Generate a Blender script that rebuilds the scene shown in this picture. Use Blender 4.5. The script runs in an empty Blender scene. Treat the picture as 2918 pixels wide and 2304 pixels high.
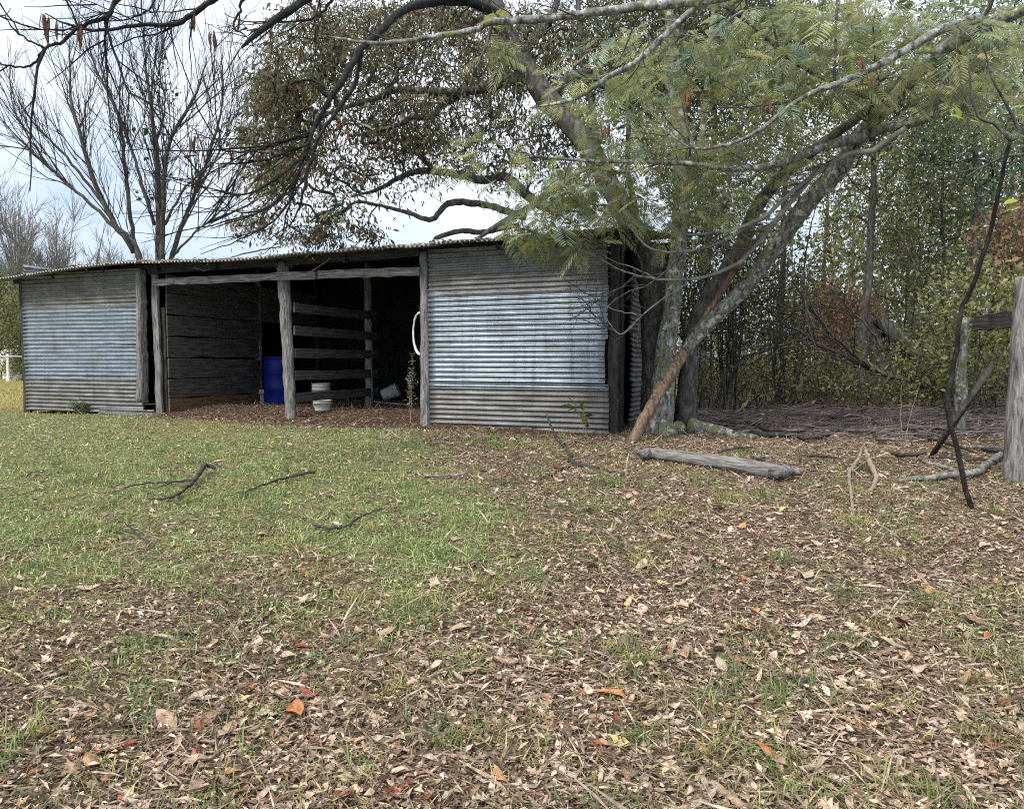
import bpy, math
import numpy as np
from mathutils import Vector, Matrix

SC = bpy.context.scene
COL = SC.collection
rng = np.random.default_rng(11)
PI = math.pi

# ------------------------------------------------------------------ camera
F, CX, CY, EYE = 2100.0, 1459.0, 1152.0, 1.55       # focal length and centre in photo pixels
PITCH = math.atan(120 / F)
cam_d = bpy.data.cameras.new('camera')
cam_d.sensor_width = 36.0
cam_d.lens = F / 2918 * 36.0
cam_d.clip_start, cam_d.clip_end = 0.05, 2000
cam = bpy.data.objects.new('camera', cam_d)
COL.objects.link(cam)
cam.location = (0, 0, EYE)
cam.rotation_euler = (PI / 2 - PITCH, 0, 0)
SC.camera = cam

# ------------------------------------------------------------------ sky, sun, exposure
SUN_EL, SUN_AZ = math.radians(50), math.radians(215)   # high behind the camera's left shoulder, through cloud
world = bpy.data.worlds.new('World')
SC.world = world
world.use_nodes = True
nt = world.node_tree
nt.nodes.clear()
w_out = nt.nodes.new('ShaderNodeOutputWorld')
w_bg = nt.nodes.new('ShaderNodeBackground')
w_sky = nt.nodes.new('ShaderNodeTexSky')
w_sky.sky_type = 'NISHITA'
w_sky.sun_disc = False
w_sky.sun_elevation = SUN_EL
w_sky.sun_rotation = SUN_AZ
w_sky.dust_density = 2.0
w_co = nt.nodes.new('ShaderNodeTexCoord')
w_map = nt.nodes.new('ShaderNodeMapping')
w_map.inputs['Scale'].default_value = (1.0, 1.0, 2.2)
w_no = nt.nodes.new('ShaderNodeTexNoise')
w_no.inputs['Scale'].default_value = 1.7
w_no.inputs['Detail'].default_value = 5
w_no.inputs['Roughness'].default_value = 0.55
w_rmp = nt.nodes.new('ShaderNodeValToRGB')
w_rmp.color_ramp.elements[0].position = 0.36
w_rmp.color_ramp.elements[0].color = (2.15, 2.95, 4.1, 1)
w_rmp.color_ramp.elements[1].position = 0.62
w_rmp.color_ramp.elements[1].color = (4.9, 5.1, 5.5, 1)
w_mix = nt.nodes.new('ShaderNodeMixRGB')
w_mix.inputs['Fac'].default_value = 0.86
nt.links.new(w_co.outputs['Generated'], w_map.inputs['Vector'])
nt.links.new(w_map.outputs['Vector'], w_no.inputs['Vector'])
w_sep = nt.nodes.new('ShaderNodeSeparateXYZ')          # overcast: brighter towards the zenith
w_add = nt.nodes.new('ShaderNodeMath'); w_add.operation = 'MULTIPLY_ADD'; w_add.inputs[1].default_value = 0.55
w_sub = nt.nodes.new('ShaderNodeMath'); w_sub.operation = 'SUBTRACT'; w_sub.inputs[1].default_value = 0.15
nt.links.new(w_co.outputs['Generated'], w_sep.inputs[0])
nt.links.new(w_no.outputs['Fac'], w_sub.inputs[0])
nt.links.new(w_sep.outputs['Z'], w_add.inputs[0])
nt.links.new(w_sub.outputs[0], w_add.inputs[2])
nt.links.new(w_add.outputs[0], w_rmp.inputs['Fac'])
nt.links.new(w_sky.outputs['Color'], w_mix.inputs['Color1'])
nt.links.new(w_rmp.outputs['Color'], w_mix.inputs['Color2'])
nt.links.new(w_mix.outputs['Color'], w_bg.inputs['Color'])
w_bg.inputs['Strength'].default_value = 0.1
nt.links.new(w_bg.outputs['Background'], w_out.inputs['Surface'])

sun_d = bpy.data.lights.new('sun', 'SUN')
sun_d.energy = 1.5
sun_d.angle = math.radians(14)
sun_d.color = (1.0, 0.96, 0.9)
sun = bpy.data.objects.new('sun', sun_d)
COL.objects.link(sun)
# direction towards the sun, matching the sky's rotation (0 = +Y, clockwise)
sdir = Vector((math.sin(SUN_AZ) * math.cos(SUN_EL), math.cos(SUN_AZ) * math.cos(SUN_EL), math.sin(SUN_EL)))
sun.rotation_euler = sdir.to_track_quat('Z', 'Y').to_euler()
sun.location = (0, 0, 30)

vs = SC.view_settings
vs.view_transform = 'Standard'
vs.look = 'None'
vs.exposure = 1.3
vs.gamma = 1.0
vs.use_curve_mapping = False
SC.cycles.use_denoising = False
SC.cycles.pixel_filter_type = 'BLACKMAN_HARRIS'
SC.cycles.filter_width = 1.1
SC.cycles.max_bounces = 5
SC.cycles.diffuse_bounces = 3
SC.cycles.transmission_bounces = 3

# ------------------------------------------------------------------ small helpers
def at(px, py, Y):
    c, s = math.cos(PITCH), math.sin(PITCH)
    a, b = (px - CX) / F, (CY - py) / F
    d = (a, c + b * s, -s + b * c)
    k = Y / d[1]
    return np.array((d[0] * k, Y, EYE + d[2] * k))

def vnoise(x, y, seed=0, scale=1.0):
    """smooth value noise in 2D, numpy, range about -1..1"""
    x = np.asarray(x, float) * scale + seed * 17.31
    y = np.asarray(y, float) * scale + seed * 9.77
    xi, yi = np.floor(x), np.floor(y)
    xf, yf = x - xi, y - yi
    def h(a, b):
        v = np.sin(a * 127.1 + b * 311.7 + seed * 74.7) * 43758.5453
        return (v - np.floor(v)) * 2 - 1
    u, v = xf * xf * (3 - 2 * xf), yf * yf * (3 - 2 * yf)
    return ((h(xi, yi) * (1 - u) + h(xi + 1, yi) * u) * (1 - v)
            + (h(xi, yi + 1) * (1 - u) + h(xi + 1, yi + 1) * u) * v)

# the shed's own frame: t runs left along the front, D runs back, z up
SO = np.array((1.24, 9.3, 0.63))
SE = np.array((-0.9277, 0.3733, 0.0))
SP = np.array((0.3733, 0.9277, 0.0))
def W(t, D, z):
    p = SO + SE * t + SP * D
    return np.array((p[0], p[1], z))

def sstep(a, b, x):
    u = np.clip((x - a) / (b - a), 0, 1)
    return u * u * (3 - 2 * u)

def gz(x, y):
    x, y = np.asarray(x, float), np.asarray(y, float)
    u = np.clip(y / 9.6, 0, 1)
    z = 0.66 * (u * 0.55 + 0.45 * u * u * (3 - 2 * u))
    rx, ry = x - SO[0], y - SO[1]
    t = rx * SE[0] + ry * SE[1]
    D = rx * SP[0] + ry * SP[1]
    inside = sstep(-0.5, 1.0, D) * sstep(5.4, 4.6, D) * sstep(-0.5, 0.3, t) * sstep(8.0, 7.6, t)
    z = z + 0.10 * inside
    near = sstep(60, 20, np.hypot(x, y))
    z = z + near * (0.030 * vnoise(x, y, 1, 0.55) + 0.014 * vnoise(x, y, 2, 1.9) + 0.006 * vnoise(x, y, 3, 6.0))
    z = z + 0.9 * sstep(60, 240, y)
    return z

def ground_at(px, py, dz=0.0):
    lo, hi = 1.5, 120.0
    for _ in range(50):
        m = 0.5 * (lo + hi)
        p = at(px, py, m)
        if p[2] > gz(p[0], p[1]) + dz: lo = m
        else: hi = m
    p = at(px, py, lo)
    return p

class MB:
    """collects vertices and faces and links them as one mesh object"""
    def __init__(self):
        self.v, self.q, self.t, self.c, self.n = [], [], [], [], 0
    def add(self, v, quads=None, tris=None, col=None):
        v = np.asarray(v, float).reshape(-1, 3)
        if quads is not None and len(quads): self.q.append(np.asarray(quads, np.int64).reshape(-1, 4) + self.n)
        if tris is not None and len(tris): self.t.append(np.asarray(tris, np.int64).reshape(-1, 3) + self.n)
        if col is None: col = np.ones((len(v), 3)) * 0.5
        col = np.asarray(col, float)
        if col.ndim == 1: col = np.tile(col, (len(v), 1))
        self.c.append(col)
        self.v.append(v)
        self.n += len(v)
    def mesh(self, name, mat, origin=(0, 0, 0), smooth=True):
        me = bpy.data.meshes.new(name)
        v = np.concatenate(self.v) - np.asarray(origin, float)
        q = np.concatenate(self.q) if self.q else np.zeros((0, 4), np.int64)
        t = np.concatenate(self.t) if self.t else np.zeros((0, 3), np.int64)
        me.vertices.add(len(v))
        me.vertices.foreach_set('co', v.astype(np.float32).ravel())
        li = np.concatenate([q.ravel(), t.ravel()]).astype(np.int32)
        me.loops.add(len(li))
        me.loops.foreach_set('vertex_index', li)
        nq, nt_ = len(q), len(t)
        me.polygons.add(nq + nt_)
        ls = np.concatenate([np.arange(nq) * 4, nq * 4 + np.arange(nt_) * 3]).astype(np.int32)
        me.polygons.foreach_set('loop_start', ls)
        me.polygons.foreach_set('use_smooth', np.full(nq + nt_, smooth, dtype=bool))
        me.update(calc_edges=True)
        a = me.attributes.new('col', 'FLOAT_COLOR', 'POINT')
        c = np.concatenate(self.c)
        c4 = np.concatenate([c, np.ones((len(c), 1))], axis=1).astype(np.float32)
        a.data.foreach_set('color', c4.ravel())
        if mat is not None: me.materials.append(mat)
        return me
    def build(self, name, mat, parent=None, smooth=True, kind=None, loc=None):
        o_ = parent.matrix_basis.translation if parent is not None else Vector(loc if loc is not None else (0, 0, 0))
        ob = bpy.data.objects.new(name, self.mesh(name, mat, tuple(o_), smooth))
        COL.objects.link(ob)
        if parent is not None: ob.parent = parent
        elif loc is not None: ob.location = loc
        if kind: ob['kind'] = kind
        return ob

def thing(name, label, cat, loc, group=None):
    o = bpy.data.objects.new(name, None)
    o.empty_display_size = 0.2
    COL.objects.link(o)
    o.location = Vector(tuple(loc))
    o.matrix_basis = Matrix.Translation(Vector(tuple(loc)))
    o['label'] = label
    o['category'] = cat
    if group: o['group'] = group
    return o

def tag(o, label, cat, group=None):
    o['label'] = label
    o['category'] = cat
    if group: o['group'] = group
    return o

def nrm(a):
    return a / (np.linalg.norm(a, axis=-1, keepdims=True) + 1e-12)

def tubes(mb, P, R, S=5, col=None, cap=False, rough=0.0):
    """batch of tubes: P (N,K,3), R (N,K)"""
    P = np.asarray(P, float); R = np.asarray(R, float)
    N, K, _ = P.shape
    T = nrm(np.gradient(P, axis=1))
    mt = nrm(P[:, -1] - P[:, 0])
    ref = np.where(np.abs(mt[:, 2:3]) > 0.8, np.array([[1.0, 0.13, 0]]), np.array([[0.05, 0.1, 1.0]]))[:, None, :]
    U = nrm(np.cross(T, np.broadcast_to(ref, T.shape)))
    V = np.cross(T, U)
    a = np.arange(S) / S * 2 * PI
    Rr = R[:, :, None] * (1 + (rng.normal(0, rough, (N, K, S)) if rough else 0))
    ring = P[:, :, None, :] + Rr[..., None] * (np.cos(a)[None, None, :, None] * U[:, :, None, :] + np.sin(a)[None, None, :, None] * V[:, :, None, :])
    if cap:
        c0 = np.repeat(P[:, :1, None, :], S, axis=2); c1 = np.repeat(P[:, -1:, None, :], S, axis=2)
        ring = np.concatenate([c0, ring, c1], axis=1); K = K + 2
    idx = np.arange(N * K * S).reshape(N, K, S)
    b = np.roll(idx, -1, axis=2)
    q = np.stack([idx[:, :-1], b[:, :-1], b[:, 1:], idx[:, 1:]], axis=-1).reshape(-1, 4)
    cc = None
    if col is not None:
        col = np.asarray(col, float)
        cc = np.tile(col, (N * K * S, 1)) if col.ndim == 1 else np.repeat(col, K * S, axis=0)
    mb.add(ring.reshape(-1, 3), quads=q, col=cc)

def smooth_path(pts, n):
    """Catmull-Rom through pts (M,k) sampled at n points"""
    p = np.asarray(pts, float)
    e = np.concatenate([[2 * p[0] - p[1]], p, [2 * p[-1] - p[-2]]])
    d = np.concatenate([[0], np.cumsum(np.linalg.norm(np.diff(p[:, :3], axis=0), axis=1))])
    s = np.linspace(0, d[-1], n)
    out = []
    for x in s:
        i = min(max(np.searchsorted(d, x, side='right') - 1, 0), len(p) - 2)
        u = (x - d[i]) / max(d[i + 1] - d[i], 1e-9)
        a, b, c, e2 = e[i], e[i + 1], e[i + 2], e[i + 3]
        out.append(0.5 * ((2 * b) + (-a + c) * u + (2 * a - 5 * b + 4 * c - e2) * u * u + (-a + 3 * b - 3 * c + e2) * u ** 3))
    return np.array(out)

def pxpath(pts, n, jitter=0.0):
    """pts: (px, py, Y, radius) -> positions (n,3), radii (n)"""
    a = np.array([list(at(p[0], p[1], p[2])) + [p[3]] for p in pts])
    s = smooth_path(a, n)
    P, R = s[:, :3], np.maximum(s[:, 3], 0.0015)
    if jitter:
        j = rng.normal(0, jitter, P.shape); j[0] = 0
        P = P + j
    return P, R

def leaves(mb, pos, d, nvec, L, Wd, col, fold=0.25):
    """folded diamond leaves, 2 triangles each"""
    pos, d = np.asarray(pos), nrm(np.asarray(d))
    s = nrm(np.cross(d, nvec)); n = np.cross(s, d)
    L = np.broadcast_to(L, len(pos))[:, None]; Wd = np.broadcast_to(Wd, len(pos))[:, None]
    mid = pos + d * L * 0.45
    a = pos; b = mid + s * Wd * 0.5 + n * Wd * fold; c = pos + d * L - n * L * 0.1; e = mid - s * Wd * 0.5 + n * Wd * fold
    v = np.stack([a, b, c, e], axis=1).reshape(-1, 3)
    i = np.arange(len(pos))[:, None] * 4
    t = np.concatenate([i + np.array([[0, 1, 2]]), i + np.array([[0, 2, 3]])])
    mb.add(v, tris=t, col=np.repeat(col, 4, axis=0))

def rdir(n, up=0.0, spread=1.0):
    v = rng.normal(0, spread, (n, 3)); v[:, 2] += up
    return nrm(v)

def palette(n, cols, w, jit=0.18):
    c = np.array(cols, float)[rng.choice(len(cols), n, p=np.array(w) / sum(w))]
    return np.clip(c * (1 + rng.normal(0, jit, (n, 1))), 0.004, 0.95)

# ------------------------------------------------------------------ materials
def mat_new(name):
    m = bpy.data.materials.new(name)
    m.use_nodes = True
    n = m.node_tree.nodes
    return m, n, m.node_tree.links, n['Principled BSDF']

def attr_col(name, rough=0.8, transl=0.0, noise=0.0, spec=0.25):
    m, n, l, b = mat_new(name)
    at_ = n.new('ShaderNodeAttribute'); at_.attribute_name = 'col'
    src = at_.outputs['Color']
    if noise:
        tc = n.new('ShaderNodeTexCoord'); no = n.new('ShaderNodeTexNoise')
        no.inputs['Scale'].default_value = noise; no.inputs['Detail'].default_value = 5
        l.new(tc.outputs['Object'], no.inputs['Vector'])
        r = n.new('ShaderNodeMapRange'); r.inputs['From Min'].default_value = 0.3; r.inputs['From Max'].default_value = 0.7
        r.inputs['To Min'].default_value = 0.45; r.inputs['To Max'].default_value = 1.5
        l.new(no.outputs['Fac'], r.inputs['Value'])
        mx = n.new('ShaderNodeMixRGB'); mx.blend_type = 'MULTIPLY'; mx.inputs['Fac'].default_value = 1
        l.new(src, mx.inputs['Color1']); l.new(r.outputs['Result'], mx.inputs['Color2'])
        src = mx.outputs['Color']
    l.new(src, b.inputs['Base Color'])
    b.inputs['Roughness'].default_value = rough
    b.inputs['Specular IOR Level'].default_value = spec
    if transl:
        t = n.new('ShaderNodeBsdfTranslucent'); l.new(src, t.inputs['Color'])
        ms = n.new('ShaderNodeMixShader'); ms.inputs['Fac'].default_value = transl
        l.new(b.outputs[0], ms.inputs[1]); l.new(t.outputs[0], ms.inputs[2])
        l.new(ms.outputs[0], n['Material Output'].inputs['Surface'])
    return m

def noisy(name, stops, scale, stretch=(1, 1, 1), rough=0.85, bump=0.3, bump_scale=None, detail=6, spots=None, metallic=0.0, distort=0.0, spec=0.25, streak=False):
    """colour ramp over stretched noise in object space, optional second patchy colour (spots = (scale, lo, hi, colour))"""
    m, n, l, b = mat_new(name)
    tc = n.new('ShaderNodeTexCoord'); mp = n.new('ShaderNodeMapping'); mp.inputs['Scale'].default_value = stretch
    no = n.new('ShaderNodeTexNoise'); no.inputs['Scale'].default_value = scale; no.inputs['Detail'].default_value = detail
    no.inputs['Roughness'].default_value = 0.65; no.inputs['Distortion'].default_value = distort
    l.new(tc.outputs['Object'], mp.inputs['Vector']); l.new(mp.outputs['Vector'], no.inputs['Vector'])
    r = n.new('ShaderNodeValToRGB')
    r.color_ramp.elements[0].position, r.color_ramp.elements[0].color = stops[0][0], (*stops[0][1], 1)
    r.color_ramp.elements[1].position, r.color_ramp.elements[1].color = stops[-1][0], (*stops[-1][1], 1)
    for p, c in stops[1:-1]:
        e = r.color_ramp.elements.new(p); e.color = (*c, 1)
    l.new(no.outputs['Fac'], r.inputs['Fac'])
    src = r.outputs['Color']
    for sp in (spots or []):
        s2 = n.new('ShaderNodeTexNoise'); s2.inputs['Scale'].default_value = sp[0]; s2.inputs['Detail'].default_value = 7
        s2.inputs['Roughness'].default_value = 0.7
        l.new(tc.outputs['Object'], s2.inputs['Vector'])
        mr = n.new('ShaderNodeMapRange'); mr.inputs['From Min'].default_value = sp[1]; mr.inputs['From Max'].default_value = sp[2]
        l.new(s2.outputs['Fac'], mr.inputs['Value'])
        mx = n.new('ShaderNodeMixRGB'); l.new(mr.outputs['Result'], mx.inputs['Fac'])
        l.new(src, mx.inputs['Color1']); mx.inputs['Color2'].default_value = (*sp[3], 1)
        src = mx.outputs['Color']
    if streak:                                            # rust and dirt run down the sheet
        m2 = n.new('ShaderNodeMapping'); m2.inputs['Scale'].default_value = (7, 7, 0.45)
        s3 = n.new('ShaderNodeTexNoise'); s3.inputs['Scale'].default_value = 2.2; s3.inputs['Detail'].default_value = 8; s3.inputs['Roughness'].default_value = 0.7
        l.new(tc.outputs['Object'], m2.inputs['Vector']); l.new(m2.outputs['Vector'], s3.inputs['Vector'])
        mr = n.new('ShaderNodeMapRange'); mr.inputs['From Min'].default_value = 0.52; mr.inputs['From Max'].default_value = 0.75; mr.inputs['To Max'].default_value = 0.75
        l.new(s3.outputs['Fac'], mr.inputs['Value'])
        mx = n.new('ShaderNodeMixRGB'); l.new(mr.outputs['Result'], mx.inputs['Fac']); l.new(src, mx.inputs['Color1']); mx.inputs['Color2'].default_value = (0.13, 0.105, 0.085, 1)
        src = mx.outputs['Color']
    l.new(src, b.inputs['Base Color'])
    b.inputs['Roughness'].default_value = rough; b.inputs['Metallic'].default_value = metallic
    b.inputs['Specular IOR Level'].default_value = spec
    if bump:
        bp = n.new('ShaderNodeBump'); bp.inputs['Strength'].default_value = bump; bp.inputs['Distance'].default_value = 0.02
        if bump_scale:
            b2 = n.new('ShaderNodeTexNoise'); b2.inputs['Scale'].default_value = bump_scale; b2.inputs['Detail'].default_value = 6
            l.new(mp.outputs['Vector'], b2.inputs['Vector']); l.new(b2.outputs['Fac'], bp.inputs['Height'])
        else:
            l.new(no.outputs['Fac'], bp.inputs['Height'])
        l.new(bp.outputs['Normal'], b.inputs['Normal'])
    return m

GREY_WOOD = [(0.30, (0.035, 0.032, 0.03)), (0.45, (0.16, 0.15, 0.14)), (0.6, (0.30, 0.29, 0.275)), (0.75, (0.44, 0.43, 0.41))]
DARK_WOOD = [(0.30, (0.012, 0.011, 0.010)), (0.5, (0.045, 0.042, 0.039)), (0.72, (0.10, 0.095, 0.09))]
M = {}
M['wood_z'] = noisy('weathered_wood_upright', GREY_WOOD, 5.0, (9, 9, 0.9), bump=0.9, distort=0.3)
M['wood_x'] = noisy('weathered_wood_lengthwise', GREY_WOOD, 5.0, (0.9, 9, 9), bump=0.8, distort=0.3)
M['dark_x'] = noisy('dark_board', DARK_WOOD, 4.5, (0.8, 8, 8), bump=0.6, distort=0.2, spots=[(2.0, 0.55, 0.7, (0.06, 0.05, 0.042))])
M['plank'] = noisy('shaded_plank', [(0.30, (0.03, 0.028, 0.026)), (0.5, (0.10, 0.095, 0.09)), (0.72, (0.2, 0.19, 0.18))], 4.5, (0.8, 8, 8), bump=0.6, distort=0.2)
M['raw_plank'] = noisy('orange_brown_plank', [(0.30, (0.08, 0.045, 0.025)), (0.5, (0.2, 0.12, 0.065)), (0.72, (0.3, 0.2, 0.12))], 4.5, (0.8, 8, 8), bump=0.5)
M['shade_steel'] = noisy('shade_darkened_steel', [(0.3, (0.008, 0.008, 0.007)), (0.7, (0.03, 0.028, 0.026))], 3, rough=0.9, bump=0)  # near-black steel: the gloom inside the shed is put into the colour
M['dark_z'] = noisy('dark_post_wood', DARK_WOOD, 4.5, (9, 9, 0.8), bump=0.7)
M['galv'] = noisy('galvanised_steel', [(0.3, (0.22, 0.26, 0.30)), (0.5, (0.33, 0.38, 0.43)), (0.7, (0.44, 0.49, 0.53))], 3.5, (1, 1, 5), rough=0.4, bump=0.05,
                  metallic=0.75, spots=[(1.6, 0.54, 0.70, (0.24, 0.235, 0.23)), (9, 0.64, 0.74, (0.16, 0.115, 0.08))], spec=0.4, streak=True)
M['galv_old'] = noisy('dull_galvanised_steel', [(0.3, (0.13, 0.13, 0.125)), (0.5, (0.22, 0.22, 0.215)), (0.72, (0.34, 0.345, 0.345))], 3.0, (1, 1, 4), rough=0.58, bump=0.06,
                      metallic=0.6, spots=[(1.8, 0.52, 0.72, (0.19, 0.16, 0.125)), (11, 0.62, 0.73, (0.13, 0.085, 0.055))], streak=True)
M['bark_grey'] = noisy('pale_grey_bark', [(0.33, (0.025, 0.022, 0.02)), (0.46, (0.14, 0.135, 0.12)), (0.58, (0.28, 0.28, 0.26)), (0.7, (0.5, 0.5, 0.48))], 22, (1, 1, 0.45), bump=1.0, detail=10,
                       spots=[(4.0, 0.50, 0.62, (0.17, 0.19, 0.055)), (11.0, 0.55, 0.60, (0.52, 0.53, 0.46)), (26.0, 0.60, 0.64, (0.03, 0.03, 0.02))])
M['bark_dark'] = noisy('dark_bark', [(0.3, (0.02, 0.018, 0.016)), (0.5, (0.075, 0.07, 0.062)), (0.72, (0.19, 0.185, 0.17))], 20, (1, 1, 0.35), bump=1.0, detail=10,
                       spots=[(3.5, 0.58, 0.72, (0.075, 0.085, 0.03))])
M['bark_mid'] = noisy('grey_brown_bark', [(0.3, (0.02, 0.018, 0.016)), (0.5, (0.08, 0.074, 0.066)), (0.72, (0.21, 0.20, 0.185))], 20, (1, 1, 0.35), bump=1.0, detail=10,
                      spots=[(3.0, 0.56, 0.7, (0.09, 0.105, 0.035))])
M['limb_dark'] = noisy('near_black_bark', [(0.3, (0.006, 0.0055, 0.005)), (0.5, (0.018, 0.017, 0.015)), (0.72, (0.055, 0.052, 0.048))], 18, (1, 1, 0.6), bump=0.8)  # backlit silhouette of the overhead limbs painted in as near-black bark
M['twig'] = noisy('twig_bark', [(0.3, (0.015, 0.014, 0.012)), (0.7, (0.07, 0.065, 0.058))], 6, bump=0)
M['bark_far'] = noisy('grey_winter_bark', [(0.3, (0.13, 0.12, 0.105)), (0.7, (0.27, 0.255, 0.23))], 1.5, bump=0)
M['twig_pale'] = noisy('pale_twig_bark', [(0.3, (0.10, 0.095, 0.085)), (0.7, (0.34, 0.33, 0.30))], 6, bump=0)
M['deadwood'] = noisy('barkless_brown_wood', [(0.3, (0.07, 0.042, 0.028)), (0.5, (0.21, 0.14, 0.095)), (0.7, (0.40, 0.31, 0.225))], 6, (5, 5, 1), bump=0.6,
                      spots=[(5, 0.55, 0.65, (0.05, 0.04, 0.03))])
M['stick'] = noisy('grey_stick', [(0.3, (0.06, 0.055, 0.05)), (0.5, (0.2, 0.19, 0.17)), (0.7, (0.4, 0.39, 0.36))], 18, bump=0.4, spots=[(7, 0.55, 0.65, (0.05, 0.04, 0.035))])
M['stick_dark'] = noisy('dark_stick', [(0.3, (0.018, 0.016, 0.015)), (0.7, (0.10, 0.092, 0.082))], 16, bump=0.5, spots=[(6, 0.6, 0.7, (0.25, 0.25, 0.22))])
M['stick_brush'] = noisy('brushwood_bark', [(0.3, (0.05, 0.038, 0.036)), (0.5, (0.16, 0.125, 0.12)), (0.7, (0.36, 0.32, 0.31))], 3, bump=0)
M['stick_tan'] = noisy('tan_stick', [(0.3, (0.16, 0.11, 0.075)), (0.7, (0.45, 0.36, 0.27))], 14, bump=0.3)
M['leaf'] = attr_col('leaf', 0.55, 0.45, spec=0.4)
M['frond'] = attr_col('frond', 0.6, 0.5)
M['litter'] = attr_col('dry_leaf', 0.75, 0.15, noise=40)
M['grass'] = attr_col('grass_blade', 0.6, 0.3)
M['pod'] = noisy('seed_pod', [(0.35, (0.06, 0.03, 0.018)), (0.65, (0.20, 0.11, 0.065))], 60, bump=0.2)
M['white'] = noisy('dirty_white_plastic', [(0.3, (0.55, 0.54, 0.5)), (0.7, (0.8, 0.79, 0.76))], 9, rough=0.5, bump=0, spots=[(6, 0.62, 0.78, (0.36, 0.3, 0.24))])
M['blue'] = noisy('blue_plastic', [(0.3, (0.004, 0.010, 0.13)), (0.7, (0.008, 0.022, 0.26))], 4, rough=0.5, bump=0, spots=[(8, 0.6, 0.75, (0.06, 0.06, 0.09))])
M['wire'] = noisy('steel_wire', [(0.3, (0.25, 0.25, 0.25)), (0.7, (0.4, 0.4, 0.4))], 20, rough=0.4, bump=0, metallic=0.8)

# ground: litter, soil and turf, mixed by the painted-in 'col' attribute (r = how grassy, g = how yellow, b = bare dirt)
def ground_mat():
    m, n, l, b = mat_new('leaf_strewn_turf')
    tc = n.new('ShaderNodeTexCoord')
    at_ = n.new('ShaderNodeAttribute'); at_.attribute_name = 'col'
    sp = n.new('ShaderNodeSeparateColor'); l.new(at_.outputs['Color'], sp.inputs['Color'])
    def ramp(scale, stops, detail=8):
        no = n.new('ShaderNodeTexNoise'); no.inputs['Scale'].default_value = scale; no.inputs['Detail'].default_value = detail
        no.inputs['Roughness'].default_value = 0.75
        l.new(tc.outputs['Object'], no.inputs['Vector'])
        r = n.new('ShaderNodeValToRGB')
        r.color_ramp.elements[0].position, r.color_ramp.elements[0].color = stops[0][0], (*stops[0][1], 1)
        r.color_ramp.elements[1].position, r.color_ramp.elements[1].color = stops[-1][0], (*stops[-1][1], 1)
        for p, c in stops[1:-1]:
            e = r.color_ramp.elements.new(p); e.color = (*c, 1)
        l.new(no.outputs['Fac'], r.inputs['Fac'])
        return r.outputs['Color'], no.outputs['Fac']
    lit, f1 = ramp(38, [(0.34, (0.035, 0.025, 0.019)), (0.5, (0.15, 0.107, 0.077)), (0.68, (0.38, 0.29, 0.22))])
    grs, f2 = ramp(30, [(0.34, (0.06, 0.06, 0.025)), (0.5, (0.19, 0.20, 0.085)), (0.68, (0.34, 0.33, 0.17))])
    yel, f3 = ramp(24, [(0.34, (0.14, 0.11, 0.04)), (0.5, (0.30, 0.25, 0.09)), (0.68, (0.45, 0.39, 0.18))])
    drt, f4 = ramp(20, [(0.34, (0.04, 0.026, 0.018)), (0.5, (0.115, 0.07, 0.046)), (0.68, (0.22, 0.145, 0.10))])
    def mix(fac, a, c):
        x = n.new('ShaderNodeMixRGB'); l.new(fac, x.inputs['Fac']); l.new(a, x.inputs['Color1']); l.new(c, x.inputs['Color2'])
        return x.outputs['Color']
    c = mix(sp.outputs['Red'], lit, grs)
    c = mix(sp.outputs['Green'], c, yel)
    c = mix(sp.outputs['Blue'], c, drt)
    l.new(c, b.inputs['Base Color'])
    b.inputs['Roughness'].default_value = 0.95; b.inputs['Specular IOR Level'].default_value = 0.1
    bp = n.new('ShaderNodeBump'); bp.inputs['Strength'].default_value = 0.8; bp.inputs['Distance'].default_value = 0.03
    l.new(f1, bp.inputs['Height']); l.new(bp.outputs['Normal'], b.inputs['Normal'])
    return m
M['ground'] = ground_mat()

# ------------------------------------------------------------------ ground
def shed_tD(x, y):
    rx, ry = x - SO[0], y - SO[1]
    return rx * SE[0] + ry * SE[1], rx * SP[0] + ry * SP[1]

def cover(x, y):
    """how the ground is covered at (x, y): grassiness, yellowness, bare dirt"""
    t, D = shed_tD(x, y)
    n1 = vnoise(x, y, 5, 0.6); n2 = vnoise(x, y, 6, 1.7); n3 = vnoise(x, y, 7, 4.5)
    # the lawn lies left of a line that swings right towards the camera, and stops about 5 m out
    edge = -1.1 + 0.40 * np.clip(8.5 - y, 0, 3.2) + 0.55 * n1 + 0.45 * n2
    right_side = sstep(0.55, -0.75, x - edge)
    near_edge = 3.75 + 0.5 * n1 + 0.6 * n2 + 0.25 * n3 - 0.10 * np.clip(x + 1, -4, 1)
    lawn = right_side * sstep(-0.55, 0.9, y - near_edge)
    strip = sstep(0.9, 0.2, np.abs(D + 0.55)) * sstep(-0.2, 0.5, t) * sstep(3.3, 2.6, t) * 0.6      # green strip before the right panel
    patch = sstep(0.42, 0.75, 0.5 * n2 + 0.45 * n3 + 0.25) * 0.5 * sstep(9.5, 7.5, y)
    lawn = np.maximum(lawn, np.maximum(strip, patch))
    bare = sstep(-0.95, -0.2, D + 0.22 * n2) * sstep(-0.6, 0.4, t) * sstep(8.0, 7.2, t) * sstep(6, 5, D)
    lawn = lawn * (1 - bare)
    far = sstep(11.8, 14.5, y - 0.25 * x * (x < 0) * 0) * sstep(-6.5, -8.0, x + 0.25 * (y - 12))
    yellow = np.clip(far + sstep(0.25, 0.7, vnoise(x, y, 9, 0.5)) * 0.8 * sstep(-2.5, -5.5, x) * sstep(6, 9, y), 0, 1)
    yellow = yellow * (1 - bare)
    woods = sstep(0.8, 2.2, x) * sstep(8, 10, y)
    lawn = lawn * (1 - woods)
    return np.clip(lawn * (1 - 0.35 * np.clip(n3, 0, 1)), 0, 1), yellow, bare

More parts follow.
